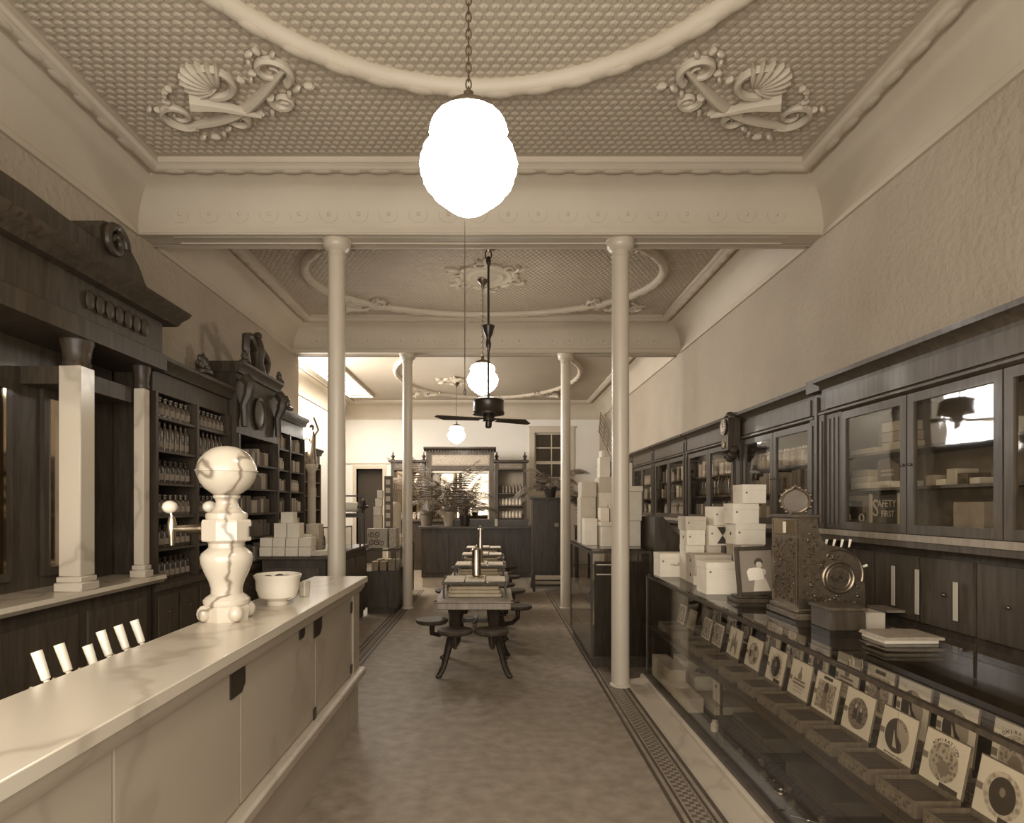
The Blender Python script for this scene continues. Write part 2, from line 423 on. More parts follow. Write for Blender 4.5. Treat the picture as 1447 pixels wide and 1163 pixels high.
# embossed tin: small raised scales
def embossed(x0, x1, y0, y1, cell, dep):
    v = []; f = []; row = 0; y = y0
    while y < y1:
        x = x0 + (cell / 2 if row % 2 else 0)
        while x < x1:
            n = len(v)
            for r, z, dy in ((cell * .46, ZC, 0), (cell * .27, ZC - dep, cell * .04)):
                for k in range(6):
                    a = PI / 6 + PI / 3 * k
                    v.append((x + r * math.cos(a), y + dy + r * math.sin(a), z))
            for k in range(6):
                l = (k + 1) % 6; f.append((n + k, n + 6 + k, n + 6 + l, n + l))
            f.append(tuple(n + 6 + k for k in range(6))[::-1])
            x += cell
        y += cell * .86; row += 1
    mb = MB(); mb.v = v; mb.f = f
    return stuff(mb.build('embossed_scales', 'ceil', ceil, smooth=False))
embossed(XL + .45, XR - .45, YF + .45, 5.6 - .42, .072, .009)
embossed(XL + .45, XR - .45, 5.86 + .45, 9.9 - .42, .066, .009)
# ring mouldings
def ringm(cx, cy, rx, ry, r, n=72, zz=ZC):
    pts = [(cx + rx * math.cos(2 * PI * k / n), cy + ry * math.sin(2 * PI * k / n), zz - r * .35) for k in range(n)]
    o = MB().tube(pts, r, 10, closed=True).build('ring_moulding', 'cove', ceil)
    mb = MB(); N = int(2 * PI * (rx + ry) / 2 / .27)
    for k in range(N):
        a = 2 * PI * k / N
        t = math.atan2(ry * math.cos(a), -rx * math.sin(a))
        mb.ball((cx + rx * math.cos(a), cy + ry * math.sin(a), zz - r * 1.28), (.1, r * .62, .015), 10, 4, Matrix.Rotation(t, 3, 'Z'))
    stuff(mb.build('ring_scales', 'cove', o))
ringm(-.1, 2.45, 1.84, 1.84, .065)
ringm(-.13, 7.88, 2.26, 1.52, .055)
ringm(-.15, 13.9, 2.05, 2.75, .05)
# plaster scroll ornaments in the corners of the bays
def spiral(c, r0, turns, a0, sgn, n=26):
    return [(c[0] + r0 * (1 - .8 * k / n) * math.cos(a0 + sgn * 2 * PI * turns * k / n), c[1] + r0 * (1 - .8 * k / n) * math.sin(a0 + sgn * 2 * PI * turns * k / n), 0) for k in range(n + 1)]
def ornament(cx, cy, rot, sc=1.0, mir=1):
    mb = MB()
    Z0 = -.012
    def tp(l, n): return [max(.006, .028 * (1 - .75 * k / (n - 1))) for k in range(n)]
    # long swept acanthus trunk
    tr = [(-.58 + 1.16 * t, .10 * math.sin(t * PI * 1.2) + .06 * t, Z0) for t in [k / 16 for k in range(17)]]
    mb.tube(tr, [.012 + .022 * math.sin(PI * k / 16) for k in range(17)], 8)
    for c, r, a, sg in (((-.42, -.06), .13, PI / 2, 1), ((.46, -.02), .12, PI / 2, -1), ((.08, -.16), .15, 2.6, -1), ((-.12, .17), .09, -1.2, 1), ((.3, .2), .08, -2.0, -1)):
        sp = spiral(c, r, 1.4, a, sg)
        mb.tube([(x, y, Z0) for x, y, z in sp], tp(sp, len(sp)), 7)
    # shell
    for k in range(9):
        a = -PI * .95 + PI * .75 * k / 8
        L = .2
        mb.ball((.06 + L * .55 * math.cos(a), -.10 + L * .55 * math.sin(a), Z0), (.115, .02, .035), 8, 5, Matrix.Rotation(a, 3, 'Z'))
    # horn shaped leaf across the middle
    hp = [(-.16 + .03 * k, -.14 + .034 * k + .0012 * k * k, Z0 - .02) for k in range(9)]
    mb.tube(hp, [.06, .055, .045, .036, .03, .026, .022, .018, .01], 8)
    # chains of leaves
    for k in range(14):
        t = k / 13
        mb.ball((-.5 + 1.05 * t, .17 + .05 * math.sin(t * 12) + .05 * t, Z0), (.036, .018, .02), 7, 4, Matrix.Rotation(.9 * math.sin(k * 2.1), 3, 'Z'))
    for k in range(8):
        t = k / 7
        mb.ball((.18 + .4 * t, -.14 + .09 * math.sin(t * 6) + .06 * t, Z0), (.03, .016, .018), 7, 4, Matrix.Rotation(k * 1.3, 3, 'Z'))
        mb.ball((-.52 + .3 * t, -.2 + .05 * math.sin(t * 5), Z0), (.028, .016, .018), 7, 4, Matrix.Rotation(k * 1.1, 3, 'Z'))
    mb.xf(Matrix.Translation((cx, cy, ZC - .01)) @ Matrix.Rotation(rot, 4, 'Z') @ Matrix.Diagonal((sc * mir, sc, 1.4, 1)))
    o = mb.build('scroll_ornament', 'cove', ceil)
ornament(-1.93, 4.42, -.55, 1.12, 1)
ornament(1.80, 4.42, .55, 1.12, -1)
ornament(-1.95, 6.75, .5, .8, 1); ornament(1.7, 6.75, -.5, .8, -1)
ornament(-2.0, 9.0, -.4, .8, 1); ornament(1.75, 9.0, .4, .8, -1)
ornament(1.5, 16.2, .3, .9, -1); ornament(-1.9, 16.2, -.3, .9, 1)
# medallions over the hanging lamps
def medallion(cx, cy, R):
    mb = MB()
    mb.lathe([(R * .62, 0), (R * .62, -.02), (R * .56, -.035), (R * .5, -.02), (R * .42, -.02), (R * .38, -.035), (R * .30, -.02), (R * .2, -.03), (R * .12, -.06), (.02, -.07)], (cx, cy, ZC), 40)
    for k in range(6):
        a = PI / 3 * k + .3
        c = (cx + R * .72 * math.cos(a), cy + R * .72 * math.sin(a))
        sp = spiral(c, R * .2, 1.2, a, 1, 18); mb.tube([(x, y, ZC - .02) for x, y, z in sp], [.03 * (1 - .6 * i / 18) for i in range(19)], 7)
        mb.ball((cx + R * .9 * math.cos(a + .22), cy + R * .9 * math.sin(a + .22), ZC - .01), (.09, .04, .04), 8, 5, Matrix.Rotation(a, 3, 'Z'))
        mb.ball((cx + R * .66 * math.cos(a + .52), cy + R * .66 * math.sin(a + .52), ZC - .02), (.05, .10, .04), 8, 5, Matrix.Rotation(a + .52, 3, 'Z'))
    mb.build('medallion', 'cove', ceil)
medallion(-.1, 7.88, .56); medallion(-.9, 14.5, .5); medallion(-.1, 2.5, .56)

# iron columns
CP = [(.098, 0), (.098, .02), (.083, .03), (.083, 1.0), (.078, 3.98), (.085, 3.985), (.085, 4.0), (.08, 4.01), (.08, 4.03), (.105, 4.05), (.125, 4.075), (.128, 4.10), (.128, 4.125), (.135, 4.13), (.135, 4.149)]
COLS = [(-1.47, 5.73, 'cream iron column rising past the end of the marble soda counter'),
        (1.17, 5.73, 'cream iron column standing free on the aisle border by the cigar showcase'),
        (-1.42, 10.03, 'cream iron column beside the far left display cases'),
        (1.155, 10.03, 'cream iron column in the rear beside the tall dark cabinet')]
col0 = None
for x, y, lb in COLS:
    if col0 is None:
        col0 = thing('iron_column', lb, 'column', (x, y, 0), 'cream iron columns')
        MB().lathe(CP[:6], (x, y, 0), 28).build('shaft', 'column', col0)
        MB().lathe(CP[5:], (x, y, 0), 28).build('capital', 'column', col0)
    else: dup(col0, (x, y, 0), lb)
# ------------------------------------------------------------------ hanging globe lamps and ceiling fan
GP = [(-.2, -.002), (-.197, .02), (-.18, .062), (-.165, .082), (-.14, .115), (-.12, .138), (-.11, .148), (-.09, .162), (-.07, .178), (-.055, .184), (-.04, .187), (-.01, .196), (.02, .195),
      (.04, .186), (.055, .182), (.075, .172), (.09, .156), (.10, .150), (.115, .154), (.14, .157), (.165, .152), (.185, .135), (.198, .105), (.205, .085)]
_g = []
for i in range(len(GP) - 1):
    for q in range(3):
        t_ = q / 3; h = GP[i][0] * (1 - t_) + GP[i + 1][0] * t_; r = GP[i][1] * (1 - t_) + GP[i + 1][1] * t_
        _g.append((h, r * (1 + .014 * math.sin(h * 2 * PI / .043))))
GP = _g + [GP[-1]]
def globe_lamp(x, y, z, k, label, cord=False):
    t = thing('globe_lamp', label, 'ceiling lamp', (x, y, z - .2 * k), 'hanging opal globe lamps')
    MB().lathe([(max(.002, r) * k, h * k) for h, r in GP], (x, y, z), 40, lobes=16, amp=.012).build('globe', 'globe', t)
    MB().lathe([(.088 * k, .2 * k), (.105 * k, .2 * k), (.105 * k, .215 * k), (.09 * k, .235 * k), (.05 * k, .25 * k), (.02, .262 * k), (.02, .30 * k), (.006, .31 * k)], (x, y, z), 24).build('fitter', 'brass', t)
    mb = MB(); zz = z + .30 * k; i = 0
    while zz < ZC - .13:
        pts = []
        for q in range(10):
            a = 2 * PI * q / 10; u = .011 * math.cos(a)
            pts.append((x + (u if i % 2 else 0), y + (0 if i % 2 else u), zz + .022 * math.sin(a)))
        mb.tube(pts, .0035, 5, closed=True); zz += .034; i += 1
    mb.build('chain', 'brass', t)
    MB().lathe([(.008, -.15), (.02, -.12), (.03, -.09), (.07, -.05), (.075, -.03), (.03, 0)], (x, y, ZC - .03), 20).build('canopy', 'brass', t)
    if cord:
        MB().tube([(x - .015, y, z - .2 * k), (x - .015, y, 2.15)], .0018, 5).build('pull_cord', 'black', t)
        MB().lathe([(.002, 0), (.005, -.008), (.006, -.02), (.002, -.028)], (x - .015, y, 2.155), 10).build('pull_weight', 'black', t)
globe_lamp(-.106, 2.5, 3.056, 1.0, 'largest lit opal globe lamp hanging nearest, with a long pull cord', True)
globe_lamp(-.154, 7.88, 3.283, 1.0, 'lit opal globe lamp half hidden behind the ceiling fan rod')
globe_lamp(-.9, 14.5, 3.33, 1.03, 'smallest lit globe lamp hanging above the rear mirror back bar')

fx, fy = -.07, 6.93
fan = thing('ceiling_fan', 'dark ceiling fan with flat blades on a long rod', 'ceiling fan', (fx, fy, 2.5))
MB().lathe([(.004, 2.84), (.013, 2.84), (.013, 4.38), (.022, 4.39), (.03, 4.43), (.02, 4.47), (.008, 4.48)], (fx, fy, 0), 14).build('rod', 'iron', fan)
MB().lathe([(.014, 3.40), (.02, 3.44), (.03, 3.47), (.03, 3.51), (.022, 3.54), (.03, 3.57), (.05, 3.61), (.058, 3.65), (.07, 3.69), (.07, 3.70), (.012, 3.70)], (fx, fy, 0), 20).build('bell_cover', 'iron', fan)
MB().tube([(fx + .035 * math.cos(a), fy, 4.5 + .05 * math.sin(a)) for a in [2 * PI * k / 14 for k in range(14)]], .008, 6, closed=True).build('hook', 'iron', fan)
MB().lathe([(.01, 4.54), (.03, 4.55), (.09, 4.57), (.11, 4.60), (.11, 4.62)], (fx, fy, 0), 20).build('canopy', 'brass', fan)
mo = MB().lathe([(.02, 2.86), (.05, 2.88), (.12, 2.88), (.165, 2.865), (.178, 2.85), (.172, 2.835), (.172, 2.74), (.183, 2.72), (.178, 2.70), (.13, 2.692), (.06, 2.688)], (fx, fy, 0), 32).build('motor_housing', 'iron', fan)
for k in range(10):
    a = 2 * PI * k / 10
    MB().ball((fx + .15 * math.cos(a), fy + .15 * math.sin(a), 2.886), .008, 6, 4).build('knob', 'brass', mo)
MB().lathe([(.062, 2.69), (.07, 2.66), (.07, 2.63), (.04, 2.62), (.038, 2.57), (.03, 2.55), (.01, 2.545)], (fx, fy, 0), 20).build('hub', 'iron', fan)
for a, L, pt in ((math.radians(27), .56, -13), (math.radians(197), .62, 9)):
    R = Matrix.Translation((fx, fy, 2.645)) @ Matrix.Rotation(a, 4, 'Z') @ Matrix.Rotation(math.radians(pt), 4, 'X')
    mb = MB().prism([(.1, -.045), (L - .12, -.075), (L, .03), (L - .02, .07), (.1, .05)], 'z', -.005, .005); mb.xf(R)
    bl = mb.build('blade', 'wood', fan)
    mb = MB().box(.05, .2, -.02, .02, .005, .014); mb.xf(R); mb.build('blade_iron', 'iron', bl)

# ------------------------------------------------------------------ marble soda counter (left foreground)
CY0, CY1 = -.6, 4.78
sc = thing('soda_counter', 'long white marble soda fountain counter in the left foreground', 'counter', (-1.2, 2.1, 0))
MB().prism([(-1.40, 1.085), (-1.40, 1.13), (-.985, 1.13), (-.985, 1.085)], 'y', CY0, CY1).build('marble_top', 'wmarble', sc, bev=.004)
MB().prism([(-1.37, 1.02), (-1.37, 1.085), (-1.005, 1.085), (-1.005, 1.06), (-1.03, 1.02)], 'y', CY0, CY1 - .02).build('top_moulding', 'pmarble', sc)
B(-1.37, -1.075, CY0, CY1 - .03, .43, 1.02).build('body', 'pmarble', sc)
pb = [(CY0, .55), (.56, 1.7), (1.71, 2.55), (2.56, 3.62), (3.63, 4.55)]
for y0, y1 in pb: B(-1.075, -1.055, y0, y1 - .005, .44, 1.02).build('marble_panel', 'pmarble', sc)
B(-1.085, -1.045, 4.56, 4.75, .43, 1.02).build('corner_post', 'pmarble', sc)
MB().prism([(-1.10, .38), (-1.10, .43), (-1.02, .43), (-1.0, .415), (-1.0, .38)], 'y', CY0, CY1).build('ledge', 'pmarble', sc)
B(-1.37, -1.06, CY0, CY1, 0, .38).build('plinth', 'pmarble', sc)
def plate(y, z, w_, h, nm='metal_plate'):
    mb = MB().prism([(y - w_ / 2, z + h / 2), (y + w_ / 2, z + h / 2), (y + w_ / 2, z - h * .2), (y + w_ * .25, z - h / 2), (y - w_ / 2, z - h / 2)], 'x', -1.055, -1.048)
    mb.build(nm, 'iron', sc, smooth=False)
for y, z, w_, h in ((2.52, .955, .14, .1), (3.66, .965, .16, .12), (3.36, .985, .09, .06), (4.52, .93, .05, .08), (4.52, .48, .05, .06), (3.6, .46, .05, .07)): plate(y, z, w_, h)
for y in (2.62, 2.70, 3.80, 3.87, 4.66):
    MB().lathe([(.011, 0), (.011, .006)], (-1.03, y, 1.045), 10, axis='x').build('bolt_hole', 'iron', sc)
B(-1.95, -1.40, CY0, CY1 - .6, .82, .88).build('drain_board', 'nickel', sc)
B(-1.95, -1.90, CY0, CY1 - .6, 0, .82).build('work_board_front', 'wood', sc)
B(-1.90, -1.37, CY1 - .65, CY1 - .6, 0, .82).build('work_board_end', 'wood', sc)
# scroll bracket under the far end of the top
MB().tube([(-1.18, 4.80, 1.07), (-1.16, 4.88, 1.0), (-1.17, 4.92, .9), (-1.18, 4.9, .8), (-1.18, 4.82, .72), (-1.18, 4.78, .6)], [.03, .028, .026, .024, .02, .015], 8).build('end_bracket', 'nickel', sc)

# syrup pumps behind the counter
def pump(x, y, label, tall=True):
    z0 = .88
    t = thing('syrup_pump', label, 'syrup pump', (x, y, z0), 'syrup pumps behind the marble counter')
    MB().lathe([(.035, 0), (.035, .02), (.014, .03), (.012, .17), (.02, .18), (.02, .2), (.01, .21)], (x, y, z0), 14).build('pump_body', 'nickel', t)
    L = .095 if tall else .06
    d = Vector((-.35, 0, 1)).normalized()
    p0 = Vector((x, y, z0 + .2))
    MB().tube([p0, p0 + d * L * .25, p0 + d * L * .3, p0 + d * (L + .03)], [.007, .009, .014, .017], 12).build('handle', 'porcelain', t)
    MB().tube([(x, y, z0 + .19), (x - .05, y - .01, z0 + .2), (x - .07, y - .01, z0 + .17)], .008, 8).build('spout', 'nickel', t)
for k, y in enumerate((2.03, 2.135, 2.265, 2.36, 2.47, 2.58)):
    pump(-1.47, y, 'white handled syrup pump behind the counter, ' + ['farthest from the marble urn', 'fifth from the marble urn', 'short one fourth from the marble urn', 'third from the marble urn', 'second from the marble urn', 'closest to the marble urn'][k], k != 2)

# marble dispenser urn
ux, uy, uz = -1.292, 2.97, 1.13
dk = 2.97 / 870
urn = thing('soda_urn', 'veined marble soda dispenser urn with a round ball top', 'soda urn', (ux, uy, uz))
def pr(lst): return [(max(.001, hw * dk), (880 - y) * dk) for y, hw in lst]
MB().lathe(pr([(880, 30), (862, 32), (858, 30)]), (ux, uy, uz), 8).build('foot', 'vmarble', urn, smooth=False)
for a in (PI * .25, PI * .75, PI * 1.25, PI * 1.75):
    MB().ball((ux + .105 * math.cos(a), uy + .105 * math.sin(a), uz + .04), (.035, .035, .04), 10, 6).build('scroll', 'vmarble', urn)
MB().lathe(pr([(858, 30), (855, 31), (851, 31), (847, 27), (843, 21), (835, 21), (825, 24), (812, 30), (800, 34), (792, 35), (786, 33), (781, 27), (778, 24), (772, 24), (769, 27)]), (ux, uy, uz), 30).build('vase_body', 'vmarble', urn)
MB().lathe(pr([(769, 33), (767, 34.5), (742, 34.5), (739, 33)]), (ux, uy, uz), 8).build('octagonal_block', 'vmarble', urn, smooth=False)
MB().lathe(pr([(739, 27), (734, 28), (730, 27), (728, 22), (720, 16), (714, 14.5), (711, 15), (708, 18), (705, 18), (704, 14)]), (ux, uy, uz), 28).build('neck', 'vmarble', urn)
MB().lathe(pr([(706, 13), (702, 20), (695, 29), (687, 35), (679, 38.5), (672, 40), (671.5, 41.5), (669.5, 41.5), (669, 40), (662, 39), (654, 35.5), (646, 29), (640, 21), (636.5, 12), (635, 1)]), (ux, uy, uz), 32).build('ball', 'vmarble', urn)
for sgn, ty in ((-1, 0.0), (-.35, .16)):
    zc = uz + (880 - 752) * dk
    if sgn == -1: p = [(ux - .11, uy, zc), (ux - .14, uy, zc), (ux - .2, uy - .01, zc), (ux - .26, uy - .01, zc)]; end = Vector((ux - .26, uy - .01, zc))
    else: p = [(ux - .06, uy + .09, zc), (ux - .09, uy + .12, zc), (ux - .14, uy + .18, zc), (ux - .17, uy + .21, zc)]; end = Vector((ux - .17, uy + .21, zc))
    arm = MB().tube(p, [.034, .026, .02, .016], 14).build('draft_arm', 'nickel', urn)
    MB().lathe([(.012, .06), (.02, .03), (.022, 0), (.014, -.04), (.01, -.08)], tuple(end), 12).build('faucet', 'nickel', arm)
    MB().tube([tuple(end), (end.x + .005, end.y, end.z + .04), (end.x - .008, end.y, end.z + .085)], .008, 8).build('lever', 'nickel', arm)
    MB().ball((end.x - .01, end.y, end.z + .105), (.035, .035, .031), 14, 9).build('ball_handle', 'porcelain', arm)
B(ux + .117, ux + .121, uy - .03, uy + .03, uz + .40, uz + .45).build('badge', 'iron', urn)

bx_, by_ = -1.205, 3.42
bw = thing('bowl', 'white porcelain bowl on the counter behind the marble urn', 'bowl', (bx_, by_, 1.13))
MB().lathe([(.055, 0), (.06, .012), (.05, .02), (.10, .045), (.115, .09), (.118, .14), (.124, .15), (.128, .165), (.12, .17), (.112, .15), (.105, .09), (.08, .05), (.01, .04)], (bx_, by_, 1.13), 32).build('basin', 'porcelain', bw)
MB().lathe([(.001, .13), (.105, .13), (.105, .135), (.001, .135)], (bx_, by_, 1.13), 24).build('contents', 'cartond', bw)
for k in range(4):
    a = k * 1.7
    MB().ball((bx_ + .05 * math.cos(a), by_ + .05 * math.sin(a), 1.275), (.03, .025, .02), 8, 6).build('lump', 'cartond', bw)
gl = MB().lathe([(.028, 0), (.03, .005), (.034, .1), (.032, .1), (.028, .008), (.001, .008)], (-1.13, 3.66, 1.13), 18).build('drinking_glass', 'cglass')
tag(gl, 'clear drinking glass on the counter just beyond the bowl', 'glass')
tr_ = B(-1.36, -1.24, 3.72, 3.92, 1.13, 1.185).build('candy_box', 'cartond', bev=.004)
tag(tr_, 'small dark box on the marble counter beyond the bowl', 'box')

# ------------------------------------------------------------------ soda back bar with marble columns and mirror (far left)
bb = thing('soda_back_bar', 'tall dark carved back bar with marble columns and mirror on the left', 'back bar', (-3.0, 3.6, 0))
Y0, Y1 = .9, 5.15
B(-3.24, -2.85, Y0 + .05, Y1 - .05, 0, 1.04).build('base', 'wood', bb)
for k in range(5):
    yy = Y0 + .12 + k * .82
    B(-2.85, -2.835, yy, yy + .72, .12, .94).build('base_panel', 'woodb', bb)
MB().prism([(-3.24, 1.04), (-3.24, 1.1), (-2.76, 1.1), (-2.75, 1.07), (-2.78, 1.04)], 'y', Y0, Y1 + .02).build('marble_shelf', 'wmarble', bb)
for yc in (4.97, 4.2, 2.2, 1.15):
    w_ = .085 if yc == 4.97 else .15
    c = B(-2.85 - w_ / 2, -2.85 + w_ / 2, yc - w_ / 2, yc + w_ / 2, 1.2, 2.62).build('marble_column', 'wmarble', bb, bev=.006)
    w2 = w_ / 2 + .02
    B(-2.85 - w2, -2.85 + w2, yc - w2, yc + w2, 1.1, 1.16).build('column_base', 'wmarble', c, bev=.006)
    B(-2.85 - w2 + .01, -2.85 + w2 - .01, yc - w2 + .01, yc + w2 - .01, 1.16, 1.2).build('column_base', 'wmarble', c, bev=.006)
    MB().lathe([(w2 * .85, 2.62), (w2 * .95, 2.64), (w2 * .85, 2.66), (w2 * .95, 2.74), (w2 * 1.1, 2.78), (w2 * 1.1, 2.8)], (-2.85, yc, 0), 12).build('capital', 'wood', c)
B(-3.24, -3.2, Y0, Y1, 1.1, 2.8).build('back_panel', 'wood', bb)
for y0, y1 in ((4.33, 4.88), (2.35, 4.05), (1.3, 2.1)):
    B(-3.2, -3.17, y0, y1, 1.18, 2.5).build('mirror_frame', 'wood', bb)
    B(-3.17, -3.165, y0 + .06, y1 - .06, 1.24, 2.44).build('mirror', 'oldmirror', bb)
B(-3.2, -2.9, 4.15, 4.92, 2.5, 2.62).build('arch_rail', 'wood', bb)
MB().prism([(-3.24, 2.8), (-3.24, 3.2), (-2.78, 3.2), (-2.78, 2.95), (-2.74, 2.93), (-2.74, 2.8)], 'y', Y0, Y1).build('entablature', 'wood', bb)
MB().prism([(-3.24, 3.2), (-3.24, 3.3), (-2.58, 3.3), (-2.60, 3.27), (-2.66, 3.24), (-2.70, 3.2)], 'y', Y0 - .08, Y1 + .1).build('cornice', 'wood', bb)
ped = [(5.13, 3.3), (5.10, 3.36), (5.0, 3.40), (4.93, 3.46), (4.85, 3.56), (4.74, 3.64), (4.62, 3.71), (4.5, 3.74), (4.41, 3.72), (4.36, 3.66), (4.37, 3.58), (4.3, 3.55)]
ped += [(4.0, 3.56), (3.7, 3.58)]
left = [(2 * 3.05 - y, z) for y, z in ped][::-1]
MB().prism(ped + left, 'x', -3.1, -2.8).build('pediment', 'wood', bb, smooth=False)
for yc in (4.5, 1.6):
    sp = [(-2.77, y, z) for y, z, _ in spiral((yc, 3.6), .13, 1.5, 0, 1)]
    MB().tube(sp, [.035 * (1 - .5 * k / 26) for k in range(27)], 8).build('scroll', 'wood', bb)
MB().lathe([(.05, 3.56), (.05, 3.62), (.03, 3.66), (.08, 3.74), (.09, 3.82), (.05, 3.9), (.02, 3.94), (.004, 3.98)], (-2.92, 3.05, 0), 16).build('finial', 'wood', bb)
for k in range(7):
    yy = 4.2 + k * .11
    MB().ball((-2.76, yy, 3.08), (.02, .045, .07), 8, 6).build('carved_leaf', 'wood', bb)

# ------------------------------------------------------------------ drug shelving along the left wall
bot_cache = {}
def bottle_mesh(kind):
    if kind in bot_cache: return bot_cache[kind]
    P_ = {'round': ([(.036, 0), (.038, .01), (.038, .13), (.03, .15), (.013, .165), (.013, .185), (.017, .19), (.017, .2)], 'bottle'),
          'amber': ([(.04, 0), (.042, .01), (.042, .11), (.034, .13), (.015, .145), (.015, .165), (.02, .17), (.02, .185)], 'bottlem'),
          'jar': ([(.045, 0), (.047, .01), (.047, .12), (.04, .135), (.03, .14), (.038, .145), (.038, .165), (.01, .18)], 'jar'),
          'tall': ([(.028, 0), (.03, .01), (.03, .17), (.02, .2), (.01, .215), (.01, .25), (.013, .255)], 'bottlem')}
    prof, m = P_[kind]
    o = MB().lathe(prof, (0, 0, 0), 12).build('medicine_bottle' if kind != 'jar' else 'glass_jar', m, org=(0, 0, 0))
    body = prof
    r = prof[2][0] + .0008
    # paper label on the front half, facing +x or -x is the same: a full band
    b = MB().lathe([(r, .03), (r, .085)], (0, 0, 0), 12)
    b.f = b.f[:-2]
    b.build('paper_label', 'inkm' if kind != 'jar' else 'inkl', o)
    bot_cache[kind] = [o, False]
    return bot_cache[kind]
def put_bottle(kind, loc, label, group):
    c = bottle_mesh(kind)
    nm = 'glass jar' if kind == 'jar' else 'bottle'
    if not c[1]:
        c[1] = True; o = c[0]; o.location = loc; tag(o, label, nm, group); return o
    return tag(dup(c[0], loc, label, group), label, nm, group)
BOXM = {}
def put_box(name, x0, x1, y0, y1, z0, z1, m, label, cat, group=None, bev=.0):
    key = (round(x1 - x0, 4), round(y1 - y0, 4), round(z1 - z0, 4), m, name)
    loc = ((x0 + x1) / 2, (y0 + y1) / 2, z0)
    if key in BOXM: o = BOXM[key].copy(); COL.objects.link(o); o.location = loc
    else:
        o = B(x0, x1, y0, y1, z0, z1).build(name, m, bev=bev or .002); BOXM[key] = o
    for k_ in ('group',):
        if k_ in o: del o[k_]
    return tag(o, label, cat, group)

def shelving(label, xf, xw, y0, y1, ztop, nb, zs, frieze_h=.3, base_h=1.0, wood='wood'):
    t = thing('wall_shelving', label, 'shelving', ((xf + xw) / 2, (y0 + y1) / 2, 0))
    s = 1 if xf > xw else -1
    a, b = min(xf, xw), max(xf, xw)
    B(a if s > 0 else b - .02, a + .02 if s > 0 else b, y0, y1, base_h, ztop - .1).build('back_panel', wood, t)
    for k in range(nb + 1):
        yy = y0 + (y1 - y0 - .04) * k / nb
        B(a + (.02 if s > 0 else 0), b - (0 if s > 0 else .02), yy, yy + .04, base_h, ztop - frieze_h).build('upright', wood, t)
    for z in zs:
        for k in range(nb):
            ya = y0 + (y1 - y0 - .04) * k / nb + .04; yb = y0 + (y1 - y0 - .04) * (k + 1) / nb
            B(a + .02, b - .01, ya, yb, z - .022, z).build('shelf', wood, t)
    B(a, b - .03 if s > 0 else b, y0, y1, ztop - frieze_h, ztop - .12).build('frieze', wood, t)
    q = [(xw, ztop - .12), (xw, ztop), (xf + s * .06, ztop), (xf + s * .055, ztop - .03), (xf + s * .02, ztop - .06), (xf, ztop - .12)]
    MB().prism(q, 'y', y0 - .02, y1 + .02).build('cornice', wood, t)
    B(a, b, y0, y1, 0, base_h - .05).build('lower_cupboard', wood, t)
    B(a, b + (.02 if s > 0 else 0), y0, y1, base_h - .05, base_h).build('counter_ledge', 'woodb', t)
    nd = nb * 2
    for k in range(nd):
        ya = y0 + (y1 - y0) * k / nd + .03; yb = y0 + (y1 - y0) * (k + 1) / nd - .03
        if s > 0:
            d = B(b, b + .012, ya, yb, .1, base_h - .1).build('cabinet_door', 'woodb', t)
            MB().ball((b + .018, (ya + yb) / 2, base_h - .25), .008, 8, 6).build('knob', 'brass', d)
    return t
ZS = [1.02 + .285 * k for k in range(6)]
sA = shelving('dark bottle shelving on the left wall beside the mirrored back bar', -2.86, -3.24, 5.2, 6.68, 2.95, 2, ZS)
sB = shelving('tall dark central shelving crowned by a carved crest on the left wall', -2.78, -3.24, 6.7, 7.95, 3.25, 1, ZS[:5], frieze_h=.78)
sC = shelving('dark shelving on the left wall ending at the lit figure lamp', -2.86, -3.24, 7.97, 9.3, 2.97, 2, ZS)
def crest(t, x, y, z, k=1.0):
    mb = MB()
    mb.lathe([(.09 * k, 0), (.09 * k, .03 * k), (.06 * k, .05 * k)], (x, y, z), 12)
    for q in range(5):
        a = PI * (q + .5) / 5
        mb.ball((x, y + .07 * k * math.cos(a), z + .05 * k + .08 * k * math.sin(a)), (.03 * k, .035 * k, .07 * k), 8, 6, Matrix.Rotation(a - PI / 2, 3, 'X'))
    mb.build('crest', 'wood', t)
crest(sA, -2.82, 5.95, 2.95, 1.0); crest(sC, -2.82, 8.35, 2.97, 1.0); crest(sB, -2.75, 6.78, 3.25, .7); crest(sB, -2.75, 7.86, 3.25, .7)
# carved group on the central bay: perched bird with half open wings
mb = MB()
mb.tube([(-2.82, 7.32, 3.25), (-2.82, 7.32, 3.38), (-2.82, 7.31, 3.5), (-2.81, 7.3, 3.6), (-2.80, 7.3, 3.66)], [.10, .07, .085, .065, .03], 10)
mb.ball((-2.80, 7.28, 3.68), (.05, .06, .045), 10, 7); mb.tube([(-2.79, 7.23, 3.68), (-2.77, 7.17, 3.65)], [.02, .006], 6)
mb.tube([(-2.82, 7.24, 3.52), (-2.82, 7.08, 3.62), (-2.82, 6.99, 3.60), (-2.82, 6.97, 3.45), (-2.82, 7.03, 3.27)], [.05, .055, .05, .045, .02], 8)
mb.tube([(-2.82, 7.40, 3.54), (-2.82, 7.54, 3.5), (-2.82, 7.63, 3.44), (-2.82, 7.62, 3.34), (-2.82, 7.58, 3.27)], [.05, .055, .05, .04, .02], 8)
mb.build('carved_crest', 'wood', sB)
cart = MB().lathe([(.02, 0), (.16, .0), (.17, .02), (.14, .03), (.13, .015), (.02, .03)], (0, 0, 0), 20, axis='x')
cart.xf(Matrix.Translation((-2.80, 7.32, 2.76)) @ Matrix.Diagonal((1, 1, 1.15, 1))); cart.build('cartouche', 'woodb', sB)
for yy in (6.80, 7.85):
    MB().tube([(-2.76, yy, 3.1), (-2.70, yy, 3.02), (-2.72, yy, 2.9), (-2.77, yy, 2.78), (-2.76, yy, 2.55)], [.06, .07, .06, .045, .04], 8).build('console_bracket', 'wood', sB)
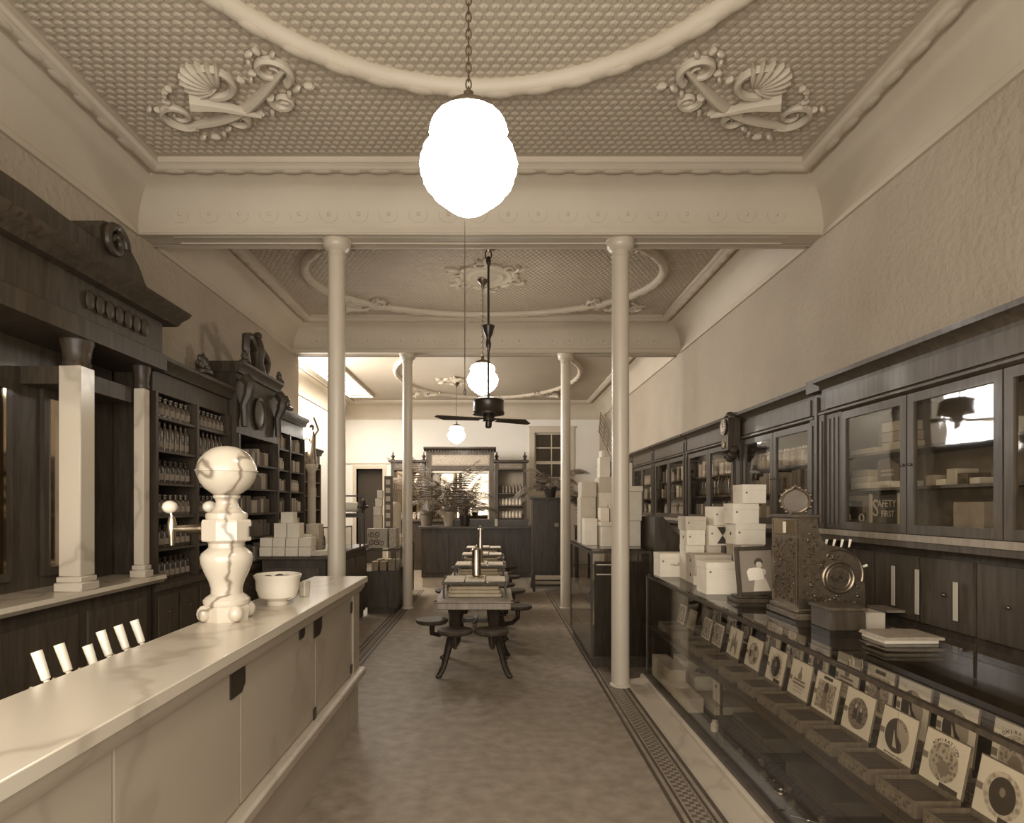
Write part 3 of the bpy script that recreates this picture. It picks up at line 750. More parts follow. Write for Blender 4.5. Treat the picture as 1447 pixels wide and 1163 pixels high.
SHN = ['lowest', 'second', 'third', 'fourth', 'fifth', 'top']
for k in range(6):
    z = ZS[k]
    for b in range(2):
        kind = ['round', 'round', 'amber', 'round', 'tall', 'round'][k] if not (k == 5) else 'amber'
        n = 7 if kind != 'tall' else 8
        y0 = 5.26 + .72 * b
        for q in range(n):
            bay_n = 'near' if b == 0 else 'far'
            lb = '%s dark corked bottle from near end, %s shelf, %s half of bottle shelving' % (NTH[q], SHN[k], bay_n)
            put_bottle(kind, (-2.95, y0 + .06 + q * .092, z), lb, 'bottles on the %s shelf %s half' % (SHN[k], bay_n))
# packets and jars on the central and far sections
def packets(y0, y1, x, z, hmax, label, group, tones=('cartont', 'cartond', 'cartong'), cat='packet', dx=.14):
    y = y0; q = 0
    while y < y1 - .05:
        wd = random.choice((.05, .065, .08)); h = round(hmax * random.choice((.75, .85, 1.0)), 3)
        if y + wd > y1: break
        put_box('packet', x - dx, x, y, y + wd - .006, z, z + h, random.choice(tones), label % NTH[q], cat, group); q += 1
        y += wd + (.0 if random.random() < .8 else .05)
for k in range(5):
    packets(6.78, 7.86, -2.86, ZS[k], .2, '%%s upright packet from near end, %s shelf of the central crested shelving' % SHN[k], 'packets on the %s shelf of the central shelving' % SHN[k], ('cartont', 'cartond', 'cartond'))
for k in range(6):
    for b in range(2):
        ya = 7.97 + .645 * b + .05
        bn = ['near', 'far'][b]
        if (k + b) % 3 == 1:
            for q in range(5): put_bottle('jar', (-2.96, ya + .06 + q * .105, ZS[k]), '%s pale jar from near end, %s shelf, %s bay of figure lamp shelving' % (NTH[q], SHN[k], bn), 'jars on the %s shelf %s bay' % (SHN[k], bn))
        else:
            packets(ya, ya + .55, -2.9, ZS[k], .19, '%%s upright carton from near end, %s shelf, %s bay of figure lamp shelving' % (SHN[k], bn), 'cartons on the %s shelf %s bay' % (SHN[k], bn))

# lit figure lamp at the end of the shelving
lx, ly = -2.87, 9.66
fl_ = thing('figure_lamp', 'glowing figure lamp on a slender marble pedestal at the shelving end', 'lamp', (lx, ly, 0))
MB().lathe([(.14, 0), (.14, .1), (.1, .14), (.07, .2), (.065, 1.0), (.06, 2.2), (.08, 2.24), (.1, 2.28), (.1, 2.32)], (lx, ly, 0), 20).build('pedestal', 'wmarble', fl_)
fg = MB()
fg.tube([(lx, ly, 2.32), (lx, ly, 2.42), (lx - .01, ly, 2.55), (lx + .01, ly, 2.68), (lx, ly, 2.78), (lx, ly, 2.84)], [.09, .075, .07, .055, .065, .03], 12)
fg.ball((lx, ly, 2.90), (.04, .04, .05), 10, 8)
fg.tube([(lx + .04, ly, 2.78), (lx + .10, ly, 2.86), (lx + .06, ly, 2.98), (lx + .03, ly, 3.06)], [.025, .02, .018, .015], 8)
fg.tube([(lx - .05, ly, 2.78), (lx - .1, ly, 2.68), (lx - .07, ly, 2.56)], [.025, .02, .015], 8)
fg.build('figure', 'brass', fl_)
MB().ball((lx - .07, ly - .13, 2.60), (.07, .07, .09), 16, 10).build('lit_globe', 'lampglow', fl_)
MB().ball((lx - .02, ly - .12, 2.80), (.06, .06, .08), 16, 10).build('lit_globe', 'lampglow', fl_)
MB().tube([(lx, ly, 2.45), (lx - .05, ly - .08, 2.44), (lx - .07, ly - .13, 2.50)], .012, 8).build('lamp_arm', 'brass', fl_)
MB().tube([(lx, ly, 2.68), (lx - .01, ly - .08, 2.66), (lx - .02, ly - .12, 2.72)], .012, 8).build('lamp_arm', 'brass', fl_)

# shelving deeper in the rear bay
sD = shelving('dark shelving in the rear bay beyond the figure lamp', -3.72, -4.34, 10.6, 13.2, 2.85, 3, ZS)
for k in range(6):
    for b in range(3):
        ya = 10.68 + .853 * b
        packets(ya, ya + .75, -3.8, ZS[k], .2, '%%s carton from near end, %s shelf, %s bay of the rear bay shelving' % (SHN[k], ['near', 'middle', 'far'][b]), 'rear shelving cartons %s shelf %s bay' % (SHN[k], ['near', 'middle', 'far'][b]), ('cartong', 'cartond', 'carton'))
# ------------------------------------------------------------------ left display cases beyond the soda counter
def showcase(name, label, x0, x1, y0, y1, zt, base_z, front, mid=None, frame='wood', marble=False):
    t = thing(name, label, 'showcase', ((x0 + x1) / 2, (y0 + y1) / 2, 0))
    B(x0 + .03, x1 - .03, y0 + .03, y1 - .03, 0, .1).build('plinth', 'lmarble' if marble else frame, t)
    B(x0, x1, y0, y1, .1, base_z).build('base', frame, t)
    p = .022
    for x in (x0, x1 - p):
        for y in (y0, y1 - p): B(x, x + p, y, y + p, base_z, zt - .025).build('corner_post', frame, t)
    for x in (x0, x1 - p): B(x, x + p, y0 + p, y1 - p, zt - .05, zt - .025).build('top_rail', frame, t)
    for y in (y0, y1 - p): B(x0 + p, x1 - p, y, y + p, zt - .05, zt - .025).build('top_rail', frame, t)
    B(x0, x1, y0, y1, zt - .025, zt).build('glass_top', 'cglass', t, recalc=True)
    fx0 = x1 - .008 if front > 0 else x0 + .003
    B(fx0, fx0 + .005, y0 + p, y1 - p, base_z, zt - .05).build('front_pane', 'cglass', t)
    B(x0 + p, x1 - p, y0 + .008, y0 + .013, base_z, zt - .05).build('end_pane', 'cglass', t)
    if mid: B(x0 + .03, x1 - .03, y0 + .03, y1 - .03, mid - .01, mid).build('glass_shelf', 'cglass', t)
    return t
cA = thing('display_counter', 'dark wooden counter with pyramid of white boxes beyond the soda counter', 'counter', (-2.35, 8.3, 0))
B(-2.70, -1.97, 7.15, 9.4, .1, 1.05).build('body', 'wood', cA)
B(-2.70, -2.0, 7.2, 9.38, 0, .1).build('plinth', 'wood', cA)
B(-2.75, -1.93, 7.1, 9.44, 1.05, 1.085).build('top', 'woodb', cA, bev=.006)
for k in range(3): B(-1.97, -1.955, 7.22 + k * .73, 7.22 + k * .73 + .66, .2, .95).build('front_panel', 'woodb', cA)
B(-2.66, -2.03, 7.135, 7.15, .2, .95).build('end_panel', 'woodb', cA)
cB = showcase('glass_showcase', 'low dark glass showcase beside the far left column', -2.0, -1.52, 9.5, 11.6, 1.02, .66, 1)
# pyramid of white boxes
zt = 1.085
yA = 7.18
names = ['left end', 'second', 'third', 'right end']
for k in range(4):
    x0 = -2.745 + k * .152
    for l in range(2):
        put_box('white_box', x0 - .004 * l, x0 + .144 - .004 * l, yA + .03 * l, yA + .21 + .03 * l, zt + l * .108, zt + l * .108 + .106, 'carton',
                'white box in the pyramid, %s row, %s of the four' % (['bottom', 'second'][l], names[k]), 'box', 'pyramid of white boxes', .003)
for k in range(3):
    x0 = -2.68 + k * .152
    put_box('white_box', x0, x0 + .144, yA + .3, yA + .5, zt, zt + .24, 'carton', 'tall white box behind the pyramid base, %s' % ['left', 'middle', 'right'][k], 'box', 'pyramid of white boxes', .003)
for k in range(2):
    x0 = -2.60 + k * .155
    put_box('white_box', x0, x0 + .146, yA + .07, yA + .25, zt + .214, zt + .384, 'carton', 'square white box on the third tier of the pyramid, %s one' % ['left', 'right'][k], 'box', 'pyramid of white boxes', .003)
put_box('white_box', -2.53, -2.385, yA + .1, yA + .26, zt + .384, zt + .514, 'carton', 'single white box topping the pyramid of boxes', 'box', 'pyramid of white boxes', .003)
# small glass case, tilted card, bottles and machine on the counter
put_box('grey_box', -2.36, -2.2, 7.7, 7.9, zt, zt + .36, 'cartong', 'grey box standing beside the white box pyramid', 'box', None, .003)
tcard = MB().obox((-2.04, 7.25, zt + .035), (.12, .22, .06), Matrix.Rotation(-.5, 3, 'Z')).build('open_carton', 'carton', bev=.002)
tag(tcard, 'low white carton lying askew at the right of the box pyramid', 'box')
gc = thing('counter_display_case', 'small glass display case holding white packets on the left counter', 'display case', (-2.1, 8.25, zt))
for x in (-2.22, -1.98):
    for y in (7.95, 8.5): B(x, x + .012, y, y + .012, zt, zt + .3).build('frame_post', 'woodb', gc)
B(-2.22, -1.968, 7.95, 8.512, zt + .3, zt + .315).build('lid', 'woodb', gc)
B(-1.973, -1.969, 7.962, 8.5, zt, zt + .3).build('side_pane', 'cglass', gc)
B(-2.208, -1.98, 7.953, 7.957, zt, zt + .3).build('end_pane', 'cglass', gc)
for k in range(3):
    put_box('white_packet', -2.16, -2.04, 8.0 + k * .15, 8.12 + k * .15, zt, zt + [.14, .2, .12][k], 'carton', 'white packet inside the small glass display case, %s' % ['nearest', 'tallest in the middle', 'farthest'][k], 'packet', 'packets in the small glass case')
# cutter machine with a roll and a flywheel
sm = thing('wrapping_paper_cutter', 'paper roll machine with a round flywheel on the left counter stand', 'paper cutter', (-2.1, 8.9, zt))
B(-2.3, -1.9, 8.75, 9.1, zt + .42, zt + .44).build('shelf', 'woodb', sm)
for x in (-2.28, -1.93):
    for y in (8.77, 9.06): B(x, x + .02, y, y + .02, zt, zt + .42).build('leg', 'iron', sm)
MB().lathe([(.005, 0), (.07, 0), (.07, .3), (.005, .3)], (-2.28, 8.92, zt + .57), 20, axis='x').build('roll', 'carton', sm)
MB().tube([(-1.90, 8.92 + .095 * math.cos(a), zt + .58 + .095 * math.sin(a)) for a in [2 * PI * k / 24 for k in range(24)]], .013, 8, closed=True).xf(Matrix.Identity(4)).build('flywheel', 'iron', sm)
for k in range(3):
    a = k * PI / 3
    MB().tube([(-1.90, 8.92 - .09 * math.cos(a), zt + .58 - .09 * math.sin(a)), (-1.90, 8.92 + .09 * math.cos(a), zt + .58 + .09 * math.sin(a))], .006, 6).build('spoke', 'iron', sm)
MB().lathe([(.02, 0), (.02, .16)], (-1.99, 8.92, zt + .57), 12, axis='x').build('axle', 'iron', sm)
B(-2.32, -1.88, 8.9, 8.94, zt + .44, zt + .48).build('bed', 'iron', sm)
for x in (-2.30, -1.96): B(x, x + .015, 8.9, 8.94, zt + .48, zt + .72).build('upright', 'iron', sm)
B(-2.32, -1.86, 8.91, 8.93, zt + .72, zt + .74).build('top_bar', 'iron', sm)
put_bottle('tall', (-2.2, 7.9, zt), 'slim bottle on the left counter between box pyramid and glass case', None)
wbt = MB().lathe([(.03, 0), (.05, .01), (.05, .13), (.04, .16), (.02, .18), (.02, .25), (.012, .26)], (-2.24, 8.8, zt + .44), 14).build('white_bottle', 'porcelain')
tag(wbt, 'white long necked bottle on the paper machine stand', 'bottle')
# zigzag printed cartons and tower of boxes on the far left showcase
zz = 1.02
zc = thing('patterned_carton', 'large carton with swirl printed front on the far left showcase', 'carton', (-1.8, 9.6, zz))
B(-1.97, -1.66, 9.52, 9.72, zz, zz + .3).build('carton', 'cartont', zc, bev=.003)
for k in range(5):
    sp = spiral((-1.90 + .055 * (k % 3) * 1.4, zz + .08 + .13 * (k // 3)), .05, 1.3, k, 1, 16)
    MB().tube([(x, 9.518, z) for x, z, _ in sp], .006, 5).build('swirl_print', 'ink', zc)
zc2 = B(-1.64, -1.53, 9.54, 9.9, zz, zz + .3).build('printed_carton', 'printm', bev=.003)
tag(zc2, 'narrow patterned carton at the aisle edge of the far left showcase', 'carton')
tower = [(-1.93, -1.80, 9.80, .50, 'cartong'), (-1.93, -1.82, 9.80, .64, 'carton'), (-1.90, -1.80, 9.80, .77, 'carton'), (-1.87, -1.79, 9.80, .90, 'carton')]
prev = .0
for k, (a, b, y, h, m) in enumerate(tower):
    put_box('white_box', a, b, y, y + .14, zz + prev, zz + h - .003, m, 'white box in the stepped stack on the far left showcase, %s' % ['lowest and tallest', 'second from the bottom', 'third from the bottom', 'topmost'][k], 'box', 'stepped box stack', .003)
    prev = h
tw = thing('label_tower', 'tall dark strip of boxes with pale labels standing by the far column', 'display tower', (-1.72, 9.98, zz))
B(-1.78, -1.66, 9.93, 10.05, zz, zz + 1.13).build('tower_body', 'cartond', tw)
for k in range(8): B(-1.755, -1.685, 9.926, 9.93, zz + .05 + k * .135, zz + .13 + k * .135).build('pale_label', 'inkl', tw)
cyl = MB().lathe([(.11, 0), (.11, .6), (.10, .68), (.06, .72)], (-1.72, 10.6, zz), 20).build('canister', 'cartong'); tag(cyl, 'tall grey canister behind the label tower on the left', 'canister')
jg = MB().lathe([(.05, 0), (.06, .02), (.06, .1), (.075, .13), (.06, .17), (.035, .2), (.04, .23), (.01, .24)], (-1.62, 10.35, zz), 16).build('apothecary_jar', 'porcelain'); tag(jg, 'white lidded jar on the far left showcase by the column', 'jar')
for k in range(6): put_box('tan_carton', -1.92 + .13 * (k % 3), -1.82 + .13 * (k % 3), 9.6 + .4 * (k // 3), 9.8 + .4 * (k // 3), .66, .80, 'cartont', 'tan carton inside the far left glass showcase, %s row, %s' % (['near', 'far'][k // 3], ['left', 'middle', 'right'][k % 3]), 'box', 'cartons in the far left showcase')

# ------------------------------------------------------------------ soda tables down the aisle
def rot2(x, y, a): return (x * math.cos(a) - y * math.sin(a), x * math.sin(a) + y * math.cos(a))
def soda_table(cx, cy, label, swing, cont):
    t = thing('soda_table', label, 'table', (cx, cy, 0), 'glass cased soda tables with swing seats')
    hw, hd = .36, .46
    # top: wooden tray, glass case with linens above
    B(cx - hw, cx + hw, cy - hd, cy + hd, .665, .735).build('table_frame', 'woodl', t, bev=.008)
    B(cx - hw - .02, cx + hw + .02, cy - hd - .02, cy + hd + .02, .735, .75).build('tray_edge', 'woodl', t, bev=.004)
    for x in (cx - .32, cx + .30):
        for y in (cy - .26, cy + .28): B(x, x + .02, y, y + .02, .75, .885).build('case_post', 'iron', t)
    for y in (cy - .26, cy + .28): B(cx - .33, cx + .33, y, y + .02, .885, .90).build('case_rail', 'iron', t)
    for x in (cx - .32, cx + .30): B(x, x + .02, cy - .24, cy + .28, .885, .90).build('case_rail', 'iron', t)
    B(cx - .33, cx + .33, cy - .26, cy + .30, .90, .906).build('glass_top', 'cglass', t)
    B(cx - .30, cx + .30, cy - .254, cy - .25, .75, .885).build('front_pane', 'cglass', t)
    for sx in (-1, 1):
        MB().ball((cx + sx * .37, cy - .46, .745), .018, 8, 6).build('corner_knob', 'iron', t)
    # cast legs: broad upper standard, splayed foot
    for sx in (-1, 1):
        for sy in (-1, 1):
            x1 = cx + sx * .19; yb = cy + sy * .30
            mb = MB()
            mb.tube([(x1, yb, .67), (x1, yb, .60), (x1 + sx * .005, yb, .5), (x1 + sx * .01, yb, .42)], [.072, .066, .06, .045], 8)
            mb.tube([(x1 + sx * .01, yb, .44), (x1 + sx * .05, yb + sy * .03, .34), (x1 + sx * .085, yb + sy * .06, .2), (x1 + sx * .11, yb + sy * .09, .1), (x1 + sx * .15, yb + sy * .13, .02), (x1 + sx * .175, yb + sy * .15, .016)], [.05, .04, .034, .03, .028, .016], 8)
            mb.ball((x1 - sx * .02, yb, .36), (.035, .04, .07), 8, 6)
            leg = mb.build('leg', 'iron', t)
            MB().ball((x1 + sx * .125, yb + sy * .09, .19), .022, 7, 5).build('leg_boss', 'iron', leg)
    B(cx - .19, cx + .19, cy - .02, cy + .02, .46, .5).build('stretcher', 'iron', t)
    B(cx - .02, cx + .02, cy - .3, cy + .3, .46, .5).build('stretcher', 'iron', t)
    for k, (sx, sy, ex, ey, ez) in enumerate(swing):
        px, py = cx + sx * .2, cy + sy * .30
        x, y = cx + ex, cy + ey
        seat = MB().lathe([(.03, -.03), (.15, -.025), (.166, -.01), (.168, .006), (.16, .016), (.13, .02), (.01, .014)], (x, y, ez), 28).build('seat', 'wood', t)
        mx_, my_ = (px + x) / 2, (py + y) / 2
        MB().tube([(px, py, .47), (px + (x - px) * .3, py + (y - py) * .3, .36), (px + (x - px) * .75, py + (y - py) * .75, .33), (x, y, .37), (x, y, ez - .025)], [.03, .026, .024, .026, .03], 10).build('swing_arm', 'iron', seat)
    # folded linens in the case
    if cont:
        for k in range(3):
            z = .752 + k * .036
            lb = 'folded white linen in the glass case of the %s, %s layer' % (cont, ['bottom', 'middle', 'upper'][k])
            o = B(cx - .27 + .01 * k, cx + .27 - .015 * k, cy - .22 + .01 * k, cy + .24, z, z + .034).build('folded_linen', 'linen', bev=.01)
            tag(o, lb, 'linen', 'folded linens in the table cases')
SW = [(-1, -1, -.17, -.64, .50), (1, -1, .17, -.64, .50), (-1, 1, -.44, -.12, .50), (1, 1, .47, .75, .50)]
SW2 = [(-1, -1, -.34, -.62, .50), (1, -1, .34, -.62, .50), (-1, 1, -.46, .4, .50), (1, 1, .46, .4, .50)]
TN = ['nearest table', 'second table', 'third table', 'farthest table']
for k, cy in enumerate((6.42, 8.12, 9.78, 11.35)):
    soda_table(-.2, cy, ['nearest soda table in the aisle, swing seats folded out in front', 'second soda table in the aisle behind the nearest one', 'third soda table in the aisle row', 'farthest soda table in front of the rear dark counter'][k], SW if k == 0 else SW2, TN[k])
# white papers laid on the tops
pc = 0
for k, cy in enumerate((6.42, 8.12, 9.78, 11.35)):
    for q in range(3):
        x0 = -.2 - .31 + q * .21
        z0 = .906 + .0
        o = B(x0, x0 + .2, cy - .2 + .02 * q, cy + .24, z0, z0 + [.012, .02, .008][q]).build('menu_card', 'linen', bev=.003)
        tag(o, 'pale cloth mat on the %s top, %s of the three' % (TN[k].replace('table', "table's"), ['left', 'middle', 'right'][q]), 'mat', 'pale mats on the soda tables')
def straw_jar(x, y, z, h, r, label):
    t = thing('straw_jar', label, 'straw jar', (x, y, z))
    MB().lathe([(r * 1.75, 0), (r * 1.75, .008), (r * 1.1, .02), (r, .03), (r, h * .94), (r * 1.08, h * .945), (r * 1.08, h * .97)], (x, y, z), 20).build('cylinder', 'nickel', t)
    MB().lathe([(r * 1.1, 0), (r * .8, .015), (r * .25, .022), (r * .25, .03), (r * .35, .04), (r * .05, .05)], (x, y, z + h * .97), 16).build('lid', 'nickel', t)
straw_jar(-.19, 6.44, .926, .30, .047, 'shiny cylindrical straw jar standing on the nearest soda table')
straw_jar(-.19, 8.16, .926, .45, .034, 'slimmer tall straw jar on the second soda table')

# ------------------------------------------------------------------ rear counter, mirror back bar, palms
rc = thing('rear_counter', 'long dark counter across the rear of the shop below the palms', 'counter', (-.38, 12.9, 0))
B(-1.5, .74, 12.6, 13.3, .2, 1.2).build('body', 'wood', rc)
B(-1.48, .72, 12.62, 13.28, 0, .2).build('plinth', 'lmarble', rc)
B(-1.56, .8, 12.55, 13.35, 1.2, 1.25).build('top', 'woodb', rc, bev=.006)
for k in range(4): B(-1.45 + k * .56, -1.45 + k * .56 + .5, 12.585, 12.6, .3, 1.1).build('front_panel', 'wood', rc)
MB().prism([(-1.0, 1.25), (.7, 1.25), (.7, 1.36), (-.1, 1.38), (-.9, 1.36)], 'y', 12.95, 13.25).build('raised_ledge', 'woodb', rc)
bk = thing('mirror_back_bar', 'dark carved back bar with a tall mirror under a panelled cornice at the rear', 'back bar', (-.85, 16.1, 0))
yf = 16.0
kx = yf / 870
def X(px): return (px - 699) * kx
def Z(py): return 1.68 + (714 - py) * kx
B(X(551), X(744), yf, 16.5, 0, Z(737)).build('base', 'wood', bk)
B(X(548), X(747), yf - .06, 16.5, Z(737), Z(734)).build('shelf', 'woodb', bk)
B(X(603), X(697), yf + .1, 16.5, Z(734), Z(664)).build('mirror_backing', 'wood', bk)
B(X(611), X(689), yf + .085, yf + .1, Z(732), Z(669)).build('mirror', 'mirror', bk)
for a, b in ((603, 609), (691, 697)): B(X(a), X(b), yf, yf + .1, Z(734), Z(664)).build('pilaster', 'woodb', bk)
B(X(689), X(691), yf + .06, yf + .085, Z(734), Z(668)).build('mirror_edge', 'white', bk)
B(X(609), X(691), yf + .06, yf + .085, Z(668), Z(665)).build('mirror_edge', 'white', bk)
B(X(602), X(698), yf, 16.5, Z(664), Z(637)).build('frieze', 'woodb', bk)
B(X(610), X(692), yf - .015, yf, Z(658), Z(643)).build('frieze_frame', 'woodl', bk)
B(X(612), X(690), yf - .02, yf - .014, Z(656), Z(645)).build('carved_panel', 'printm', bk)
MB().prism([(yf, Z(637)), (yf - .05, Z(636)), (yf - .12, Z(634)), (yf - .12, Z(632)), (16.5, Z(632)), (16.5, Z(637))], 'x', X(599), X(701)).build('cornice', 'wood', bk)
for k in range(24):
    xx = X(603) + (X(697) - X(603)) * k / 23
    B(xx - .015, xx + .015, yf - .06, yf - .03, Z(639), Z(636.5)).build('dentil', 'woodb', bk)
for a, b, nm in ((552, 600, 'left'), (700, 744, 'right')):
    B(X(a), X(b), yf + .35, 16.5, Z(734), Z(664)).build('side_backing', 'inside' if nm == 'right' else 'mirror', bk)
    B(X(a), X(b), yf + .05, 16.5, Z(664), Z(653)).build('side_frieze', 'wood', bk)
    B(X(a) + .1, X(b) - .1, yf + .04, yf + .05, Z(662), Z(655)).build('frieze_panel', 'printd', bk)
    B(X(a) - .06, X(b) + .06, yf - .02, 16.5, Z(653), Z(650)).build('side_cornice', 'wood', bk)
    for c in (a, b - 4): B(X(c), X(c + 4), yf + .05, yf + .35, Z(734), Z(664)).build('pilaster', 'wood', bk)
    for c in (a, b - 4):
        MB().lathe([(.03, 0), (.05, .02), (.02, .05), (.05, .09), (.05, .12), (.015, .15), (.02, .18), (.002, .24)], (X(c + 2), yf + .15, Z(650)), 12).build('finial', 'wood', bk)
for r in range(3):
    z = [Z(732), Z(714), Z(697)][r]
    B(X(704), X(740), yf + .1, yf + .35, z - .02, z).build('bottle_shelf', 'woodb', bk)
    for q in range(7):
        put_bottle(['jar', 'jar', 'tall'][r], (X(706.5) + q * .09, yf + .2, z), '%s bottle right of the rear mirror, %s shelf of the rear back bar' % (NTH[q], ['bottom', 'middle', 'top'][r]), 'rear back bar bottles %s shelf' % ['bottom', 'middle', 'top'][r])
for q in range(6):
    put_bottle('jar', (X(558) + q * .12, yf + .2, Z(734)), '%s pale jar from the left on the rear back bar left of mirror' % NTH[q], 'jars left of the rear mirror')

def palm(x, y, z, ph, pr_, n, L, label, potm, seed, up=1.0):
    rnd = random.Random(seed)
    t = thing('potted_palm', label, 'potted palm', (x, y, z))
    MB().lathe([(pr_ * .72, 0), (pr_ * .95, ph * .82), (pr_ * 1.06, ph * .83), (pr_ * 1.08, ph), (pr_ * .95, ph), (pr_ * .9, ph * .9), (.01, ph * .9)], (x, y, z), 24).build('pot', potm, t)
    for k in range(n):
        a = 2 * PI * k / n + rnd.uniform(-.2, .2); l = L * rnd.uniform(.75, 1.1); lift = rnd.uniform(.5, 1.1) * up
        pts = []
        for i in range(9):
            s = i / 8
            r = l * (.05 + .95 * s) * (.55 + .25 * (1.2 - lift)); h = l * (lift * s * 1.15 - .75 * s * s * (1.15 - .3 * lift))
            pts.append(Vector((x + r * math.cos(a), y + r * math.sin(a), z + ph * .9 + h)))
        mb = MB().tube(pts, [.008 * (1 - .75 * i / 8) for i in range(9)], 4)
        side = Vector((-math.sin(a), math.cos(a), 0))
        for i in range(19):
            s = .2 + .8 * i / 18; f = s * 8; i0 = min(7, int(f)); p = pts[i0].lerp(pts[i0 + 1], f - i0); d = (pts[i0 + 1] - pts[i0]).normalized()
            for sg in (-1, 1):
                ll = l * .27 * math.sin(PI * min(1, .25 + s * .72)) ; tip = p + side * sg * ll * .75 + d * ll * .55 + Vector((0, 0, -ll * .45))
                wv = d * .009
                mb.add([p - wv, p + wv, p.lerp(tip, .5) + wv * .9, tip, p.lerp(tip, .5) - wv * .9], [(0, 1, 2, 3, 4)])
        mb.build('frond', 'leaf', t, recalc=False, smooth=False)
palm(-1.42, 12.85, 1.25, .30, .15, 16, 1.5, 'potted palm in a plain clay pot at the left of the rear counter', 'pot', 3, 1.15)
palm(-.95, 12.75, 1.25, .30, .13, 14, 1.4, 'potted palm in a pale pot in front of the rear mirror', 'jar', 5, 1.15)
palm(-.62, 12.75, 1.25, .22, .11, 9, 1.05, 'smaller potted palm in a dark pot on the rear counter, nearest the mirror edge', 'black', 8, 1.1)
sq = B(.0, .06, 12.62, 12.7, 1.25, 1.4).build('price_card', 'carton'); tag(sq, 'small upright pale card on the rear counter edge', 'card')

tc_ = thing('tall_cabinet', 'tall plain dark cabinet on a low stand at the rear right', 'cabinet', (1.07, 12.2, 0))
B(.74, 1.40, 11.95, 12.5, .32, 1.8).build('body', 'wood', tc_)
B(.70, 1.44, 11.9, 12.55, 1.8, 1.83).build('top', 'wood', tc_)
B(.77, 1.37, 11.935, 11.95, .38, 1.74).build('door', 'wood', tc_)
MB().lathe([(.045, 0), (.045, .008), (.02, .012)], (1.2, 11.923, 1.3), 14, axis='y').build('emblem', 'brass', tc_)
for x in (.74, 1.35):
    for y in (11.97, 12.43): B(x, x + .05, y, y + .05, 0, .32).build('leg', 'iron', tc_)
B(.79, 1.35, 11.98, 12.0, .1, .14).build('stretcher', 'iron', tc_)
B(.79, 1.35, 11.98, 12.0, .2, .23).build('stretcher', 'iron', tc_)
palm(1.1, 12.2, 1.83, .2, .13, 13, 1.1, 'potted palm spreading over the tall dark cabinet at rear right', 'black', 11, .8)
palm(1.9, 13.2, 1.25, .3, .13, 11, .9, 'potted palm half hidden behind the rear right column', 'black', 14, 1.1)
st = thing('plant_stand', 'dark plant stand behind the rear right column', 'plant stand', (1.9, 13.2, 0))
B(1.72, 2.08, 13.02, 13.38, 1.2, 1.25).build('top', 'wood', st)
for x in (1.74, 2.02):
    for y in (13.04, 13.32): B(x, x + .04, y, y + .04, 0, 1.2).build('leg', 'wood', st)
